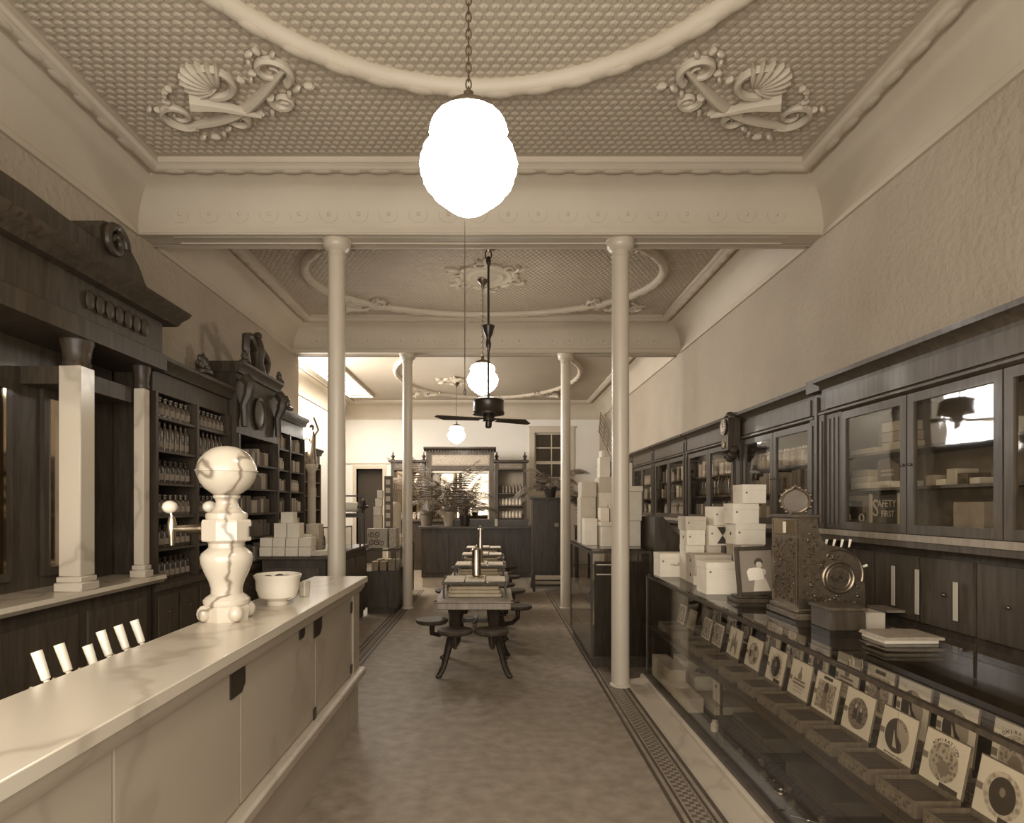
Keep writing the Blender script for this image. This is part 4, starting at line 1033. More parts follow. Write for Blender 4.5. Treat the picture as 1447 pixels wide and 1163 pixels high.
# ------------------------------------------------------------------ wall cabinets along the right wall
def wall_cabinet(y0, y1, xf, nd, label, lower_label, zt=2.66, far=.07):
    t = thing('wall_cabinet', label, 'cabinet', ((xf + XR) / 2, (y0 + y1) / 2, 1.5))
    B(XR - .02, XR, y0, y1, 1.5, zt - .08).build('back_panel', 'inside', t)
    B(xf + .02, XR - .02, y0 + .03, y1 - .03, 1.5, 1.53).build('bottom_board', 'inside', t)
    for y in (y0, y1 - .03): B(xf + .02, XR - .02, y, y + .03, 1.5, 2.4).build('side_panel', 'wood', t)
    B(xf, XR - .02, y0, y1, 2.38, zt - .08).build('frieze', 'wood', t)
    B(xf - .012, xf, y0 + .08, y1 - .08, 2.42, 2.55).build('frieze_panel', 'woodb', t)
    MB().prism([(XR, zt - .08), (XR, zt), (xf - .08, zt), (xf - .075, zt - .03), (xf - .02, zt - .05), (xf, zt - .08)], 'y', y0, y1).build('cornice', 'woodb', t)
    MB().prism([(xf - .03, 2.385), (xf - .03, 2.40), (xf, 2.42), (xf, 2.37)], 'y', y0, y1).build('frieze_moulding', 'woodb', t)
    B(xf - .03, xf + .02, y0, y1, 1.46, 1.5).build('bottom_moulding', 'woodl', t)
    for y in (y0, y1 - .07):
        p = B(xf - .02, xf + .02, y, y + .07, 1.5, 2.38).build('pilaster', 'wood', t)
        B(xf - .03, xf - .02, y + .02, y + .05, 1.55, 2.33).build('pilaster_bead', 'woodb', p)
    for z in (1.80, 2.05): B(xf + .08, XR - .02, y0 + .03, y1 - .03, z - .018, z).build('shelf', 'woodb', t)
    wd = (y1 - y0 - .07 - far) / nd
    if far > .08:
        es = B(xf - .006, xf + .018, y1 - far, y1 - .07, 1.505, 2.375).build('end_stile', 'wood', t)
        for q in range(3): B(xf - .014, xf - .006, y1 - far + .03 + q * .06, y1 - far + .045 + q * .06, 1.54, 2.34).build('reed', 'woodb', es)
    for k in range(nd):
        ya, yb = y0 + .07 + wd * k + .006, y0 + .07 + wd * (k + 1) - .006
        s = .055; m = MB(); za, zb = 1.505, 2.365
        m.box(xf - .008, xf + .018, ya, ya + s, za, zb); m.box(xf - .008, xf + .018, yb - s, yb, za, zb)
        m.box(xf - .008, xf + .018, ya + s, yb - s, za, za + s); m.box(xf - .008, xf + .018, ya + s, yb - s, zb - s, zb)
        d = m.build('door', 'woodb', t)
        B(xf + .004, xf + .008, ya + s, yb - s, za + s, zb - s).build('pane', 'oldglass', d)
        MB().ball((xf - .015, ya + .028 if k % 2 else yb - .028, 1.93), .01, 8, 6).build('knob', 'brass', d)
    l = thing('base_cabinet', lower_label, 'cabinet', ((xf + XR) / 2 + .05, (y0 + y1) / 2, 0))
    B(xf + .12, XR - .012, y0 + .005, y1 - .005, 0, 1.42).build('carcass', 'wood', l)
    B(xf - .02, XR - .012, y0 + .005, y1 - .005, 1.42, 1.459).build('ledge', 'woodb', l)
    n = max(2, int((y1 - y0) / .45))
    for k in range(n):
        a = y0 + .03 + (y1 - y0 - .06) * k / n; b = a + (y1 - y0 - .06) / n - .03
        d = B(xf + .1, xf + .12, a, b, .95, 1.36).build('drawer_front', 'woodb', l)
        MB().ball((xf + .09, (a + b) / 2, 1.15), .012, 8, 6).build('knob', 'brass', d)
        B(xf + .1, xf + .12, a, b, .1, .9).build('lower_door', 'woodb', l)
    return t
UN = [(1.57, 4.82, 2.56, 4, 'nearest dark glazed wall cabinet on the right, with boxes and a motor car sign'),
      (5.03, 6.58, 2.63, 2, 'glazed wall cabinet on the right between the broad pier and the clock'),
      (6.70, 8.42, 2.63, 2, 'glazed wall cabinet on the right just beyond the clock'),
      (8.46, 10.15, 2.63, 2, 'glazed wall cabinet on the right, fourth from the front'),
      (10.19, 11.7, 2.63, 2, 'glazed wall cabinet on the right beside the rear column'),
      (11.74, 13.4, 2.63, 2, 'glazed wall cabinet on the right in the rear bay'),
      (13.44, 15.4, 2.63, 2, 'farthest glazed wall cabinet on the right')]
LBL = ['dark panelled base cabinet under the ' + s for s in ('nearest glazed wall cabinet', 'wall cabinet before the clock', 'wall cabinet beyond the clock', 'fourth wall cabinet on the right', 'wall cabinet beside the rear column', 'rear bay wall cabinet', 'farthest wall cabinet')]
for k, (y0, y1, xf, nd, lb) in enumerate(UN):
    wall_cabinet(y0, y1, xf, nd, lb, LBL[k], far=.28 if k == 0 else .07)
pp = thing('cabinet_pier', 'broad dark pier between the first two wall cabinets on the right', 'pier', (2.8, 4.92, 0))
B(2.62, 2.985, 4.825, 5.025, 0, 2.58).build('pier_body', 'wood', pp)
B(2.54, 2.985, 4.825, 5.025, 2.58, 2.68).build('pier_cap', 'woodb', pp)
B(2.60, 2.62, 4.84, 4.88, .1, 2.55).build('bead', 'woodb', pp); B(2.60, 2.62, 4.97, 5.01, .1, 2.55).build('bead', 'woodb', pp)
p2 = thing('cabinet_pier', 'narrow dark pier behind the hanging clock', 'pier', (2.8, 6.64, 0))
B(2.62, 2.985, 6.585, 6.695, 0, 2.58).build('pier_body', 'wood', p2); B(2.58, 2.985, 6.585, 6.695, 2.58, 2.68).build('pier_cap', 'woodb', p2)
# clock
ck = thing('wall_clock', 'carved dark pendulum clock hung on the right hand cabinets', 'clock', (2.54, 6.64, 2.18))
B(2.48, 2.615, 6.53, 6.75, 2.26, 2.62).build('case', 'wood', ck, bev=.01)
MB().lathe([(.075, 0), (.085, -.01), (.085, -.02), (.07, -.02)], (2.48, 6.64, 2.52), 24, axis='x').build('bezel', 'brass', ck)
MB().lathe([(.068, 0), (.068, -.024), (.001, -.024)], (2.478, 6.64, 2.52), 24, axis='x').build('dial', 'dial', ck)
B(2.450, 2.453, 6.637, 6.643, 2.52, 2.57).build('minute_hand', 'ink', ck); B(2.450, 2.453, 6.60, 6.64, 2.517, 2.523).build('hour_hand', 'ink', ck)
for k in range(12):
    a = k * PI / 6
    MB().ball((2.453, 6.64 + .058 * math.sin(a), 2.52 + .058 * math.cos(a)), .005, 5, 4).build('hour_mark', 'ink', ck)
B(2.475, 2.481, 6.58, 6.70, 2.29, 2.41).build('pendulum_glass', 'oldmirror', ck)
MB().lathe([(.03, 0), (.03, -.008)], (2.474, 6.64, 2.33), 14, axis='x').build('pendulum_bob', 'brass', ck)
mb = MB()
for k, (dy, dz) in enumerate(((-.1, .02), (-.06, -.03), (0, -.06), (.06, -.03), (.1, .02))): mb.ball((2.54, 6.64 + dy, 2.25 + dz), (.05, .035, .05), 8, 6)
mb.build('carved_bracket', 'wood', ck)
mb = MB()
for dy, dz in ((-.07, 0), (0, .03), (.07, 0)): mb.ball((2.54, 6.64 + dy, 2.62 + dz), (.05, .045, .04), 8, 6)
mb.build('carved_top', 'wood', ck)

# contents of the wall cabinets
CN = ['nearest wall cabinet', 'wall cabinet before the clock', 'wall cabinet beyond the clock', 'fourth wall cabinet', 'wall cabinet beside the rear column', 'rear bay wall cabinet', 'farthest wall cabinet']
LV = [1.53, 1.80, 2.05]; LN = ['bottom', 'middle', 'top']
rnd = random.Random(21)
for u in range(1, 7):
    y0, y1, xf = UN[u][:3]
    for l in range(3):
        y = y0 + .1; q = 0
        mode = (u + l) % 3
        while y < y1 - .12:
            if mode == 0 and u < 5:
                put_bottle('tall' if l == 1 else 'jar', (2.8, y + .05, LV[l]), '%s bottle from near end, %s shelf of the %s' % (NTH[q], LN[l], CN[u]), 'bottles %s shelf %s' % (LN[l], CN[u])); y += .115; q += 1
            else:
                wd = rnd.choice((.07, .1, .13)); h = rnd.choice((.14, .17, .2))
                put_box('carton', 2.72, 2.88, y, y + wd - .01, LV[l], LV[l] + h, rnd.choice(('carton', 'cartong', 'cartont', 'cartond')), '%s carton from near end, %s shelf of the %s' % (NTH[q], LN[l], CN[u]), 'carton', 'cartons %s shelf %s' % (LN[l], CN[u]))
                y += wd + (.06 if rnd.random() < .25 else 0); q += 1
def pbox(y0, y1, z0, z1, m, label, x=2.74, d=.14, name='carton'): return put_box(name, x, x + d, y0, y1, z0, z1, m, label, 'box', None, .003)
# nearest cabinet: arranged as in the picture
pbox(4.44, 4.74, 2.05, 2.10, 'cartong', 'flat grey box alone on the top shelf of the nearest wall cabinet')
for k in range(3): pbox(4.12 + .01 * k, 4.36, 2.05 + k * .07, 2.117 + k * .07, 'cartong' if k != 1 else 'cartont', 'grey box in the stack on the top shelf of the nearest wall cabinet, %s' % ['bottom', 'middle', 'uppermost'][k])
for k in range(3): pbox(4.52, 4.74 - .01 * k, 1.80 + k * .048, 1.846 + k * .048, ['carton', 'cartong', 'cartont'][k], 'flat box in the stack at the far end of the middle shelf, %s' % ['bottom', 'middle', 'uppermost'][k])
pbox(4.29, 4.49, 1.80, 1.85, 'carton', 'flat white box on the middle shelf of the nearest cabinet')
pbox(4.13, 4.26, 1.80, 1.845, 'carton', 'short white box by the door stile on the middle shelf')
def card(name, label, y0, y1, z0, z1, x, m='printl'):
    t = thing(name, label, 'sign', (x, (y0 + y1) / 2, z0))
    B(x, x + .012, y0, y1, z0, z1).build('board', m, t)
    return t
c1 = card('display_card', 'arched display card standing on the middle shelf of the nearest cabinet', 4.28, 4.50, 1.85, 1.97, 2.80, 'inkm')
MB().prism([(4.29 + .2 * k / 10, 1.97 + .045 * math.sin(PI * k / 10)) for k in range(11)], 'x', 2.80, 2.812).build('arched_top', 'inkm', c1)
for k in range(2): B(2.798, 2.80, 4.32, 4.46, 1.92 - .03 * k, 1.935 - .03 * k).build('print_line', 'inkl', c1)
RX = Matrix(((0, 0, -1, 0), (-1, 0, 0, 0), (0, 1, 0, 0), (0, 0, 0, 1)))     # text facing -x, reading towards -y
def facing(x, y, z, k=0.0): return Matrix.Translation((x, y, z)) @ RX
c2 = card('safety_sign', 'dark sign lettered SAFETY FIRST on the bottom shelf', 4.12, 4.40, 1.53, 1.75, 2.70, 'ink')
text_mesh('lettering', 'S', .17, facing(2.697, 4.36, 1.655), 'inkl', c2)
text_mesh('lettering', 'AFETY', .07, facing(2.697, 4.235, 1.69), 'inkl', c2)
text_mesh('lettering', 'FIRST', .06, facing(2.697, 4.225, 1.62), 'inkl', c2)
B(2.694, 2.70, 4.40, 4.43, 1.53, 1.76).build('pale_edge', 'inkl', c2); B(2.694, 2.70, 4.09, 4.12, 1.53, 1.76).build('pale_edge', 'inkl', c2)
c3 = card('motor_car_sign', 'sign printed with an old motor car on the bottom shelf', 4.44, 4.76, 1.53, 1.75, 2.70, 'inkm')
B(2.696, 2.70, 4.47, 4.74, 1.575, 1.625).build('car_body_print', 'ink', c3); B(2.696, 2.70, 4.52, 4.66, 1.625, 1.71).build('car_cab_print', 'ink', c3)
B(2.695, 2.70, 4.59, 4.72, 1.70, 1.715).build('car_roof_print', 'ink', c3)
for y in (4.52, 4.69): MB().tube([(2.694, y + .027 * math.cos(a), 1.588 + .027 * math.sin(a)) for a in [2 * PI * k / 14 for k in range(14)]], .006, 5, closed=True).build('wheel_print', 'inkl', c3)
# second door of the nearest cabinet
pbox(3.45, 3.68, 1.53, 1.70, 'cartont', 'tan framed box on the bottom shelf behind the second door')
for k in range(5): pbox(3.48 + k * .09, 3.555 + k * .09, 1.80, 1.84 + .03 * (k % 3), ['carton', 'cartond', 'cartong', 'carton', 'cartont'][k], 'small trinket box on the middle shelf behind the second door, %s from the stile' % ['fifth', 'fourth', 'third', 'second', 'first'][k])
pbox(3.3, 3.55, 2.05, 2.16, 'carton', 'white box on the top shelf behind the second door')
for k in range(3): pbox(2.2 + k * .28, 2.42 + k * .28, 1.80, 1.95, ['cartong', 'carton', 'cartont'][k], 'box behind the third door of the nearest cabinet, %s' % ['near', 'middle', 'far'][k])
# hanging price strips and bottles on the ledge below
for k, (y, z0, z1) in enumerate(((4.05, 1.02, 1.28), (3.82, 1.0, 1.28), (3.5, 1.02, 1.24))):
    o = B(2.63, 2.634, y, y + .035, z0, z1).build('hanging_strip', 'inkl')
    tag(o, 'pale narrow strip hanging on the dark base cabinet, %s' % ['left of three', 'middle of three', 'right of three'][k], 'strip', 'pale hanging strips')
hs = B(2.54, 2.655, 3.98, 4.2, .985, 1.0).build('bracket_shelf', 'woodl'); tag(hs, 'short pale bracket shelf on the dark base cabinet', 'shelf')

# ladder like rack high against the right wall in the rear bay
lr = thing('slatted_rack', 'slatted wooden rack leaning high against the right wall at the rear', 'rack', (2.85, 15.6, 2.66))
d = Vector((0, 2.0, 1.0)); p0 = Vector((2.86, 14.9, 2.72))
nrm = Vector((0, -1.0, 2.0)).normalized()
for k in range(5):
    a = p0 + nrm * (k * .13); MB().tube([a, a + d], .018, 6).build('slat', 'woodl', lr)
for k in range(4):
    a = p0 + d * (.06 + k * .29) + Vector((-.02, 0, 0)); MB().tube([a, a + nrm * .52], .016, 6).build('crosspiece', 'woodl', lr)

# ------------------------------------------------------------------ cigar showcase (right foreground)
SX0, SX1, SY0, SY1, SZ = 1.435, 2.08, .4, 5.84, 1.04
cs = thing('cigar_showcase', 'long glass cigar showcase running down the right foreground', 'showcase', ((SX0 + SX1) / 2, 3.1, 0))
MB().prism([(1.24, 0), (1.25, .02), (1.385, .04), (1.385, .07), (1.40, .08), (2.08, .08), (2.08, 0)], 'y', SY0, SY1 + .02).build('marble_base', 'lmarble', cs)
B(1.41, 2.08, SY0, SY1, .08, .11).build('deck', 'wood', cs)
B(2.05, 2.08, SY0, SY1, .11, 1.0).build('back_panel', 'wood', cs)
for y in (SY0, SY1 - .02): B(SX0, SX0 + .02, y, y + .02, .11, 1.0).build('corner_post', 'woodb', cs)
B(SX0 + .02, SX1 - .03, SY1 - .012, SY1 - .006, .11, 1.0).build('end_pane', 'cglass', cs)
for y0, y1 in ((SY0 + .02, 2.2), (2.206, 4.0), (4.006, SY1 - .02)): B(SX0 + .006, SX0 + .012, y0, y1, .11, 1.0).build('front_pane', 'cglass', cs)
B(SX0, SX0 + .025, SY0, SY1, 1.0, 1.018).build('top_rail', 'wood', cs)
B(SX1 - .03, SX1, SY0, SY1, 1.0, 1.018).build('top_rail', 'wood', cs)
B(SX0 + .005, SX1 + .01, SY0, SY1 + .01, 1.018, SZ).build('glass_top', 'cglass', cs)
B(SX0 + .02, SX1 - .03, SY0 + .02, SY1 - .02, .538, .55).build('display_shelf', 'wood', cs)
B(SX0 + .014, SX0 + .02, SY0 + .02, SY1 - .02, .53, .555).build('shelf_edge', 'brass', cs)
for y in (2.2, 4.0):
    B(SX0 + .03, SX0 + .045, y - .007, y + .007, .11, .538).build('shelf_support', 'brass', cs)

DES = ['oval', 'meditation', 'roundport', 'rectport', 'bottletext', 'ovald', 'ovalm', 'cathedral', 'small', 'rectm', 'plainm', 'small2', 'oval', 'rectport']
DN = {'oval': 'round picture lettered ADMIRATION', 'meditation': 'round dark scene lettered MEDITATION', 'roundport': 'round dark group portrait', 'rectport': 'square framed portrait',
      'bottletext': 'small bottle emblem', 'ovald': 'dark oval portrait', 'ovalm': 'oval of flowers', 'cathedral': 'spired building picture', 'small': 'double framed picture',
      'rectm': 'arched doorway picture', 'plainm': 'plain tan lid', 'small2': 'dark framed wreath'}
def oval_poly(cy, cz, ry, rz, n=22): return [(cy + ry * math.cos(2 * PI * k / n), cz + rz * math.sin(2 * PI * k / n)) for k in range(n)]
def cigar_box(hx, yc, zb, wy, hl, des, label, group, open_d=.17, lean=.22, boxm='cedar'):
    """box lies towards the aisle (-x) of its hinge at hx; lid leans back"""
    t = thing('cigar_box', label, 'cigar box', (hx, yc, zb), group)
    y0, y1 = yc - wy / 2, yc + wy / 2; x0 = hx - open_d; h = .062; th = .006
    B(x0, hx, y0, y1, zb, zb + th).build('bottom', boxm, t)
    for a, b in ((x0, x0 + th), (hx - th, hx)): B(a, b, y0, y1, zb + th, zb + h).build('long_side', boxm, t)
    for a, b in ((y0, y0 + th), (y1 - th, y1)): B(x0 + th, hx - th, a, b, zb + th, zb + h).build('short_side', boxm, t)
    m = MB(); n = 9
    for k in range(n):
        yy = y0 + .012 + (wy - .024) * (k + .5) / n
        m.tube([(x0 + .012, yy, zb + .04), (x0 + .02, yy, zb + .042), (hx - .02, yy, zb + .042), (hx - .012, yy, zb + .04)], [.006, .0095, .0095, .006], 6)
    stuff(m.build('cigars', 'tobacco', t))
    B(x0 - .002, x0, y0 + .015, y1 - .015, zb + .008, zb + h - .012).build('front_label', 'printd', t)
    # lid in a local frame: u along y, v up the lid
    L = Matrix.Translation((hx, yc, zb + h)) @ Matrix.Rotation(lean, 4, 'Y')
    def lid(poly, d0, d1, nm, mm, par):
        q = MB().prism(poly, 'x', d0, d1); q.xf(L); return q.build(nm, mm, par, smooth=False)
    pale = des not in ('plainm',)
    ld = lid([(-wy / 2, 0), (wy / 2, 0), (wy / 2, hl), (-wy / 2, hl)], 0, .007, 'lid', 'cedar', t)
    lid([(-wy / 2 + .004, .004), (wy / 2 - .004, .004), (wy / 2 - .004, hl - .004), (-wy / 2 + .004, hl - .004)], -.0012, 0, 'lid_paper', 'paper' if pale else 'cartont', ld)
    e0, e1 = -.0022, -.0012
    cz = hl * .48
    if pale: lid([(wy / 2 - .032, hl * .40), (wy / 2 - .004, hl * .40), (wy / 2 - .004, hl * .52), (wy / 2 - .032, hl * .52)], e0, e1, 'stamp_print', 'inkm', ld)
    def tx(s, size, v, u=0, mm='ink'): text_mesh('lettering', s, size, L @ Matrix.Translation((-.0024, u, v)) @ RX, mm, ld, .0002)
    def arc(s, size, r, v0):
        n_ = len(s)
        for k, ch in enumerate(s):
            a = (k - (n_ - 1) / 2) * (1.9 / n_)
            text_mesh('lettering', ch, size, L @ Matrix.Translation((-.0026, -r * math.sin(a), v0 + r * math.cos(a))) @ RX @ Matrix.Rotation(-a, 4, 'Z'), 'ink', ld, .0002)
    if des in ('oval', 'roundport', 'ovald', 'ovalm', 'meditation'):
        ry, rz = wy * .33, hl * .36
        if des == 'ovald': lid(oval_poly(0, cz, ry * 1.05, rz * 1.08), e0 + .0006, e1, 'picture_border', 'printl', ld); ry *= .72; rz *= .85
        lid(oval_poly(0, cz, ry, rz), e0, e1, 'picture', {'oval': 'printm', 'roundport': 'printd', 'ovald': 'ink', 'ovalm': 'printm', 'meditation': 'cartont'}[des], ld)
        if des == 'meditation':
            lid([(ry * .98 * math.cos(q), cz + rz * .98 * math.sin(q)) for q in [-2.2 + 3.6 * k / 18 for k in range(19)]] + [(ry * .1, cz + rz * .45), (-ry * .05, cz), (-ry * .5, cz - rz * .35)], e0 - .0006, e0, 'dark_tree_print', 'ink', ld)
            lid([(.02, cz + .02), (-.012, cz - .05), (.012, cz - .05)], e0 - .0012, e0 - .0006, 'figure_print', 'inkl', ld)
            arc('MEDITATION', .019, rz * .88, cz); tx('NEW PANAMA BLEND', .012, hl * .06)
        elif des == 'oval':
            arc('ADMIRATION', .02, rz * 1.12, cz); lid(oval_poly(-.005, cz - .02, ry * .4, rz * .4, 14), e0 - .0006, e0, 'figure_print', 'inkm', ld)
            lid([(-.09, .004), (.0, .004), (.0, .022), (-.09, .022)], e0, e1, 'print_band', 'ink', ld)
        elif des == 'roundport':
            for u, v in ((-.022, .022), (.018, .03)):
                lid([(u - .018, cz + v - .06), (u + .018, cz + v - .06), (u + .012, cz + v - .012), (u - .012, cz + v - .012)], e0 - .0006, e0, 'figure_print', 'ink', ld); lid(oval_poly(u, cz + v, .007, .01, 10), e0 - .0006, e0, 'figure_print', 'inkl', ld)
        elif des == 'ovald':
            lid(oval_poly(0, cz + .012, .012, .016, 10), e0 - .0006, e0, 'figure_print', 'inkm', ld); lid([(-.08, .006), (.0, .006), (.0, .026), (-.08, .026)], e0, e1, 'print_band', 'ink', ld)
        else:
            for k in range(7): lid(oval_poly(ry * .6 * math.cos(k), cz + rz * .6 * math.sin(k), .013, .018, 9), e0 - .0006, e0, 'flower_print', 'inkl' if k % 2 else 'ink', ld)
    elif des == 'rectport':
        lid([(-wy * .36, hl * .1), (wy * .36, hl * .1), (wy * .36, hl * .8), (-wy * .36, hl * .8)], e0, e1, 'picture', 'printm', ld)
        lid([(-.03, hl * .12), (.03, hl * .12), (.016, hl * .5), (.014, hl * .72), (-.014, hl * .72), (-.016, hl * .5)], e0 - .0006, e0, 'figure_print', 'inkm', ld)
        lid(oval_poly(0, hl * .66, .02, .028, 12), e0 - .0012, e0 - .0006, 'figure_print', 'ink', ld)
        lid([(-.04, hl * .86), (.04, hl * .86), (.04, hl * .94), (-.04, hl * .94)], e0, e1, 'print_band', 'ink', ld)
    elif des == 'bottletext':
        lid([(-.018, hl * .5), (.018, hl * .5), (.02, hl * .62), (.006, hl * .72), (.006, hl * .84), (-.006, hl * .84), (-.006, hl * .72), (-.02, hl * .62)], e0, e1, 'emblem_print', 'inkm', ld)
        for k, (w_, mm) in enumerate(((.06, 'inkm'), (.065, 'inkm'), (.05, 'inkl'), (.045, 'inkl'))):
            v = hl * (.46 - .1 * k); lid([(-w_, v - .006), (w_, v - .006), (w_, v + .006), (-w_, v + .006)], e0, e1, 'print_band', mm, ld)
    elif des == 'cathedral':
        lid([(-.05, .02), (.05, .02), (.05, hl * .5), (.035, hl * .72), (.02, hl * .5), (.0, hl * .92), (-.02, hl * .5), (-.04, hl * .66), (-.05, hl * .4)], e0, e1, 'building_print', 'inkm', ld)
        lid(oval_poly(0, hl * .16, .03, .04, 14), e0 - .0006, e0, 'arch_print', 'paper', ld)
    elif des in ('small', 'rectm', 'small2'):
        lid([(-wy * .42, hl * .08), (wy * .42, hl * .08), (wy * .42, hl * .92), (-wy * .42, hl * .92)], e0, e1, 'picture', 'printd' if des == 'small2' else 'printm', ld)
        MBr = oval_poly(0, hl * .42, wy * .2, hl * .24, 16); lid(MBr, e0 - .0006, e0, 'wreath_print', 'inkl', ld); lid(oval_poly(0, hl * .42, wy * .13, hl * .17, 16), e0 - .0012, e0 - .0006, 'figure_print', 'inkm', ld)
    return t
front = [(2.06, 'ovald'), (2.33, 'oval'), (2.60, 'meditation'), (2.88, 'roundport'), (3.16, 'rectport'), (3.43, 'bottletext'), (3.72, 'ovald'), (4.04, 'ovalm'), (4.36, 'cathedral'), (4.68, 'small'), (4.92, 'rectm'), (5.3, 'plainm'), (5.58, 'small2')]
for k, (y, des) in enumerate(front):
    wy = .225 if y < 4.5 else .19
    cigar_box(1.68, y, .55 if des != 'bottletext' else .55, wy, .20 if y < 4.5 else .17, des, '%s open cigar box in the front row, lid showing %s' % (ORDF[k], DN[des]), 'open cigar boxes in the front row', lean=.2)
back = [(2.30, 'oval'), (2.60, 'meditation'), (2.87, 'meditation'), (3.12, 'rectport'), (3.40, 'bottletext'), (3.70, 'ovald'), (3.99, 'ovalm'), (4.30, 'cathedral'), (4.75, 'small2'), (5.05, 'rectm'), (5.38, 'small')]
for k, (y, des) in enumerate(back):
    cigar_box(1.93, y, .55, .225 if y < 4.5 else .19, .245 if y < 4.5 else .21, des, '%s open cigar box in the back row, lid showing %s' % (ORDF[k], DN[des]), 'open cigar boxes in the back row', lean=.13)

# lower deck of the showcase
LD = .11
low = [(1.46, 1.60, 5.15, 5.72, .30, 'cartong', 'long low grey box at the far end of the lower showcase deck'),
       (1.66, 1.95, 5.45, 5.72, .30, 'carton', 'wide white box at the back corner of the lower showcase deck'),
       (1.66, 1.86, 5.1, 5.4, .26, 'carton', 'pale open gift box with dark bow on the lower showcase deck'),
       (1.46, 1.58, 4.65, 5.1, .22, 'cartong', 'grey carton lying along the glass on the lower showcase deck'),
       (1.64, 2.0, 4.6, 5.02, .17, 'cartong', 'broad flat grey box on the lower showcase deck'),
       (1.90, 1.96, 5.10, 5.28, .38, 'carton', 'upright white carton at the back of the lower showcase deck'),
       (1.70, 1.95, 3.9, 4.4, .2, 'cartond', 'dark box in the middle of the lower showcase deck'),
       (1.70, 1.95, 3.1, 3.6, .18, 'cartond', 'dark flat case on the lower showcase deck'),
       (1.80, 2.0, 2.1, 2.8, .14, 'cartond', 'dark tray at the near end of the lower showcase deck')]
for x0, x1, y0, y1, z1, m, lb in low: put_box('carton', x0, x1, y0, y1, LD, z1, m, lb, 'box', None, .003)
bow = MB()
for k in range(6): bow.ball((1.76 + .03 * math.cos(k * PI / 3), 5.22 + .03 * math.sin(k * PI / 3), .275), (.035, .012, .012), 7, 5, Matrix.Rotation(k * PI / 3, 3, 'Z'))
tag(bow.build('ribbon_bow', 'ink'), 'dark star shaped bow on the pale gift box', 'bow')
ucard = put_box('upright_card', 1.70, 1.72, 4.66, 4.80, .17, .40, 'carton', 'white card with a dark dot leaning on the lower deck', 'card', None, .002)
MB().lathe([(.012, 0), (.012, -.002)], (1.70, 4.73, .29), 12, axis='x').build('dot_print', 'ink', ucard)
rnd = random.Random(4)
def pipe(x, y, z, a, label):
    t = thing('tobacco_pipe', label, 'tobacco pipe', (x, y, z), 'tobacco pipes on the lower deck')
    q = Matrix.Translation((x, y, z)) @ Matrix.Rotation(a, 4, 'Z')
    m = MB().lathe([(.008, .0), (.018, .006), (.022, .03), (.02, .045), (.014, .045), (.012, .02), (.002, .015)], (0, 0, .0), 14); m.xf(q); m.build('pipe_bowl', 'bottlem', t)
    m = MB().tube([(.015, 0, .012), (.06, 0, .016), (.1, 0, .022), (.14, 0, .022)], [.007, .005, .005, .004], 8); m.xf(q); m.build('stem', 'black', t)
    m = MB().lathe([(.0075, 0), (.0075, .01)], (.055, 0, .0155), 10, axis='x'); m.xf(q); m.build('ferrule', 'nickel', t)
for k in range(9):
    x = 1.54 + .06 * (k % 2); y = 2.5 + k * .17
    pipe(x, y, LD, k * .9, 'tobacco pipe on the lower showcase deck, %s from the near end' % ORDF[k])
rg = MB().tube([(1.56 + .03 * math.cos(a), 3.36 + .03 * math.sin(a), .117) for a in [2 * PI * k / 18 for k in range(18)]], .007, 6, closed=True).build('metal_ring', 'nickel')
tag(rg, 'small bright metal ring on the lower showcase deck', 'ring')
jr = MB().lathe([(.025, 0), (.028, .005), (.028, .05), (.018, .06), (.02, .075), (.005, .08)], (1.53, 4.28, LD), 14).build('small_jar', 'porcelain'); tag(jr, 'small white jar by the glass on the lower showcase deck', 'jar')

# ------------------------------------------------------------------ on top of the cigar showcase
T = SZ
def gift(x0, x1, y0, y1, z0, z1, label, m='carton', seal=None, script=False):
    t = thing('gift_box', label, 'box', ((x0 + x1) / 2, (y0 + y1) / 2, z0), 'white boxes stacked on the cigar showcase')
    h = z1 - z0; lidh = min(.05, h * .3)
    B(x0 + .002, x1 - .002, y0 + .002, y1 - .002, z0, z1 - lidh).build('box_body', m, t)
    B(x0, x1, y0, y1, z1 - lidh, z1 - .001).build('box_lid', m, t, bev=.002)
    cx, cz = (x0 + x1) / 2, (z0 + z1) / 2
    MB().lathe([(.009, 0), (.009, -.0015)], (x0 + .03, y0 + .002, z1 - lidh - .02), 10, axis='y').build('crest_print', 'inkm', t)
    if seal is not None: MB().lathe([(.013, 0), (.013, -.0015)], (x0 + .002, (y0 + y1) / 2, cz), 12, axis='x').build('round_seal', 'ink', t)
    if script:
        pts = [(cx - .06 + .012 * k * .42, y0 - .001, cz + .012 * math.sin(k * 1.9) + (.014 if k in (2, 3, 14, 15) else 0)) for k in range(25)]
        MB().tube(pts, .0022, 5).build('script_print', 'inkm', t)
    return t
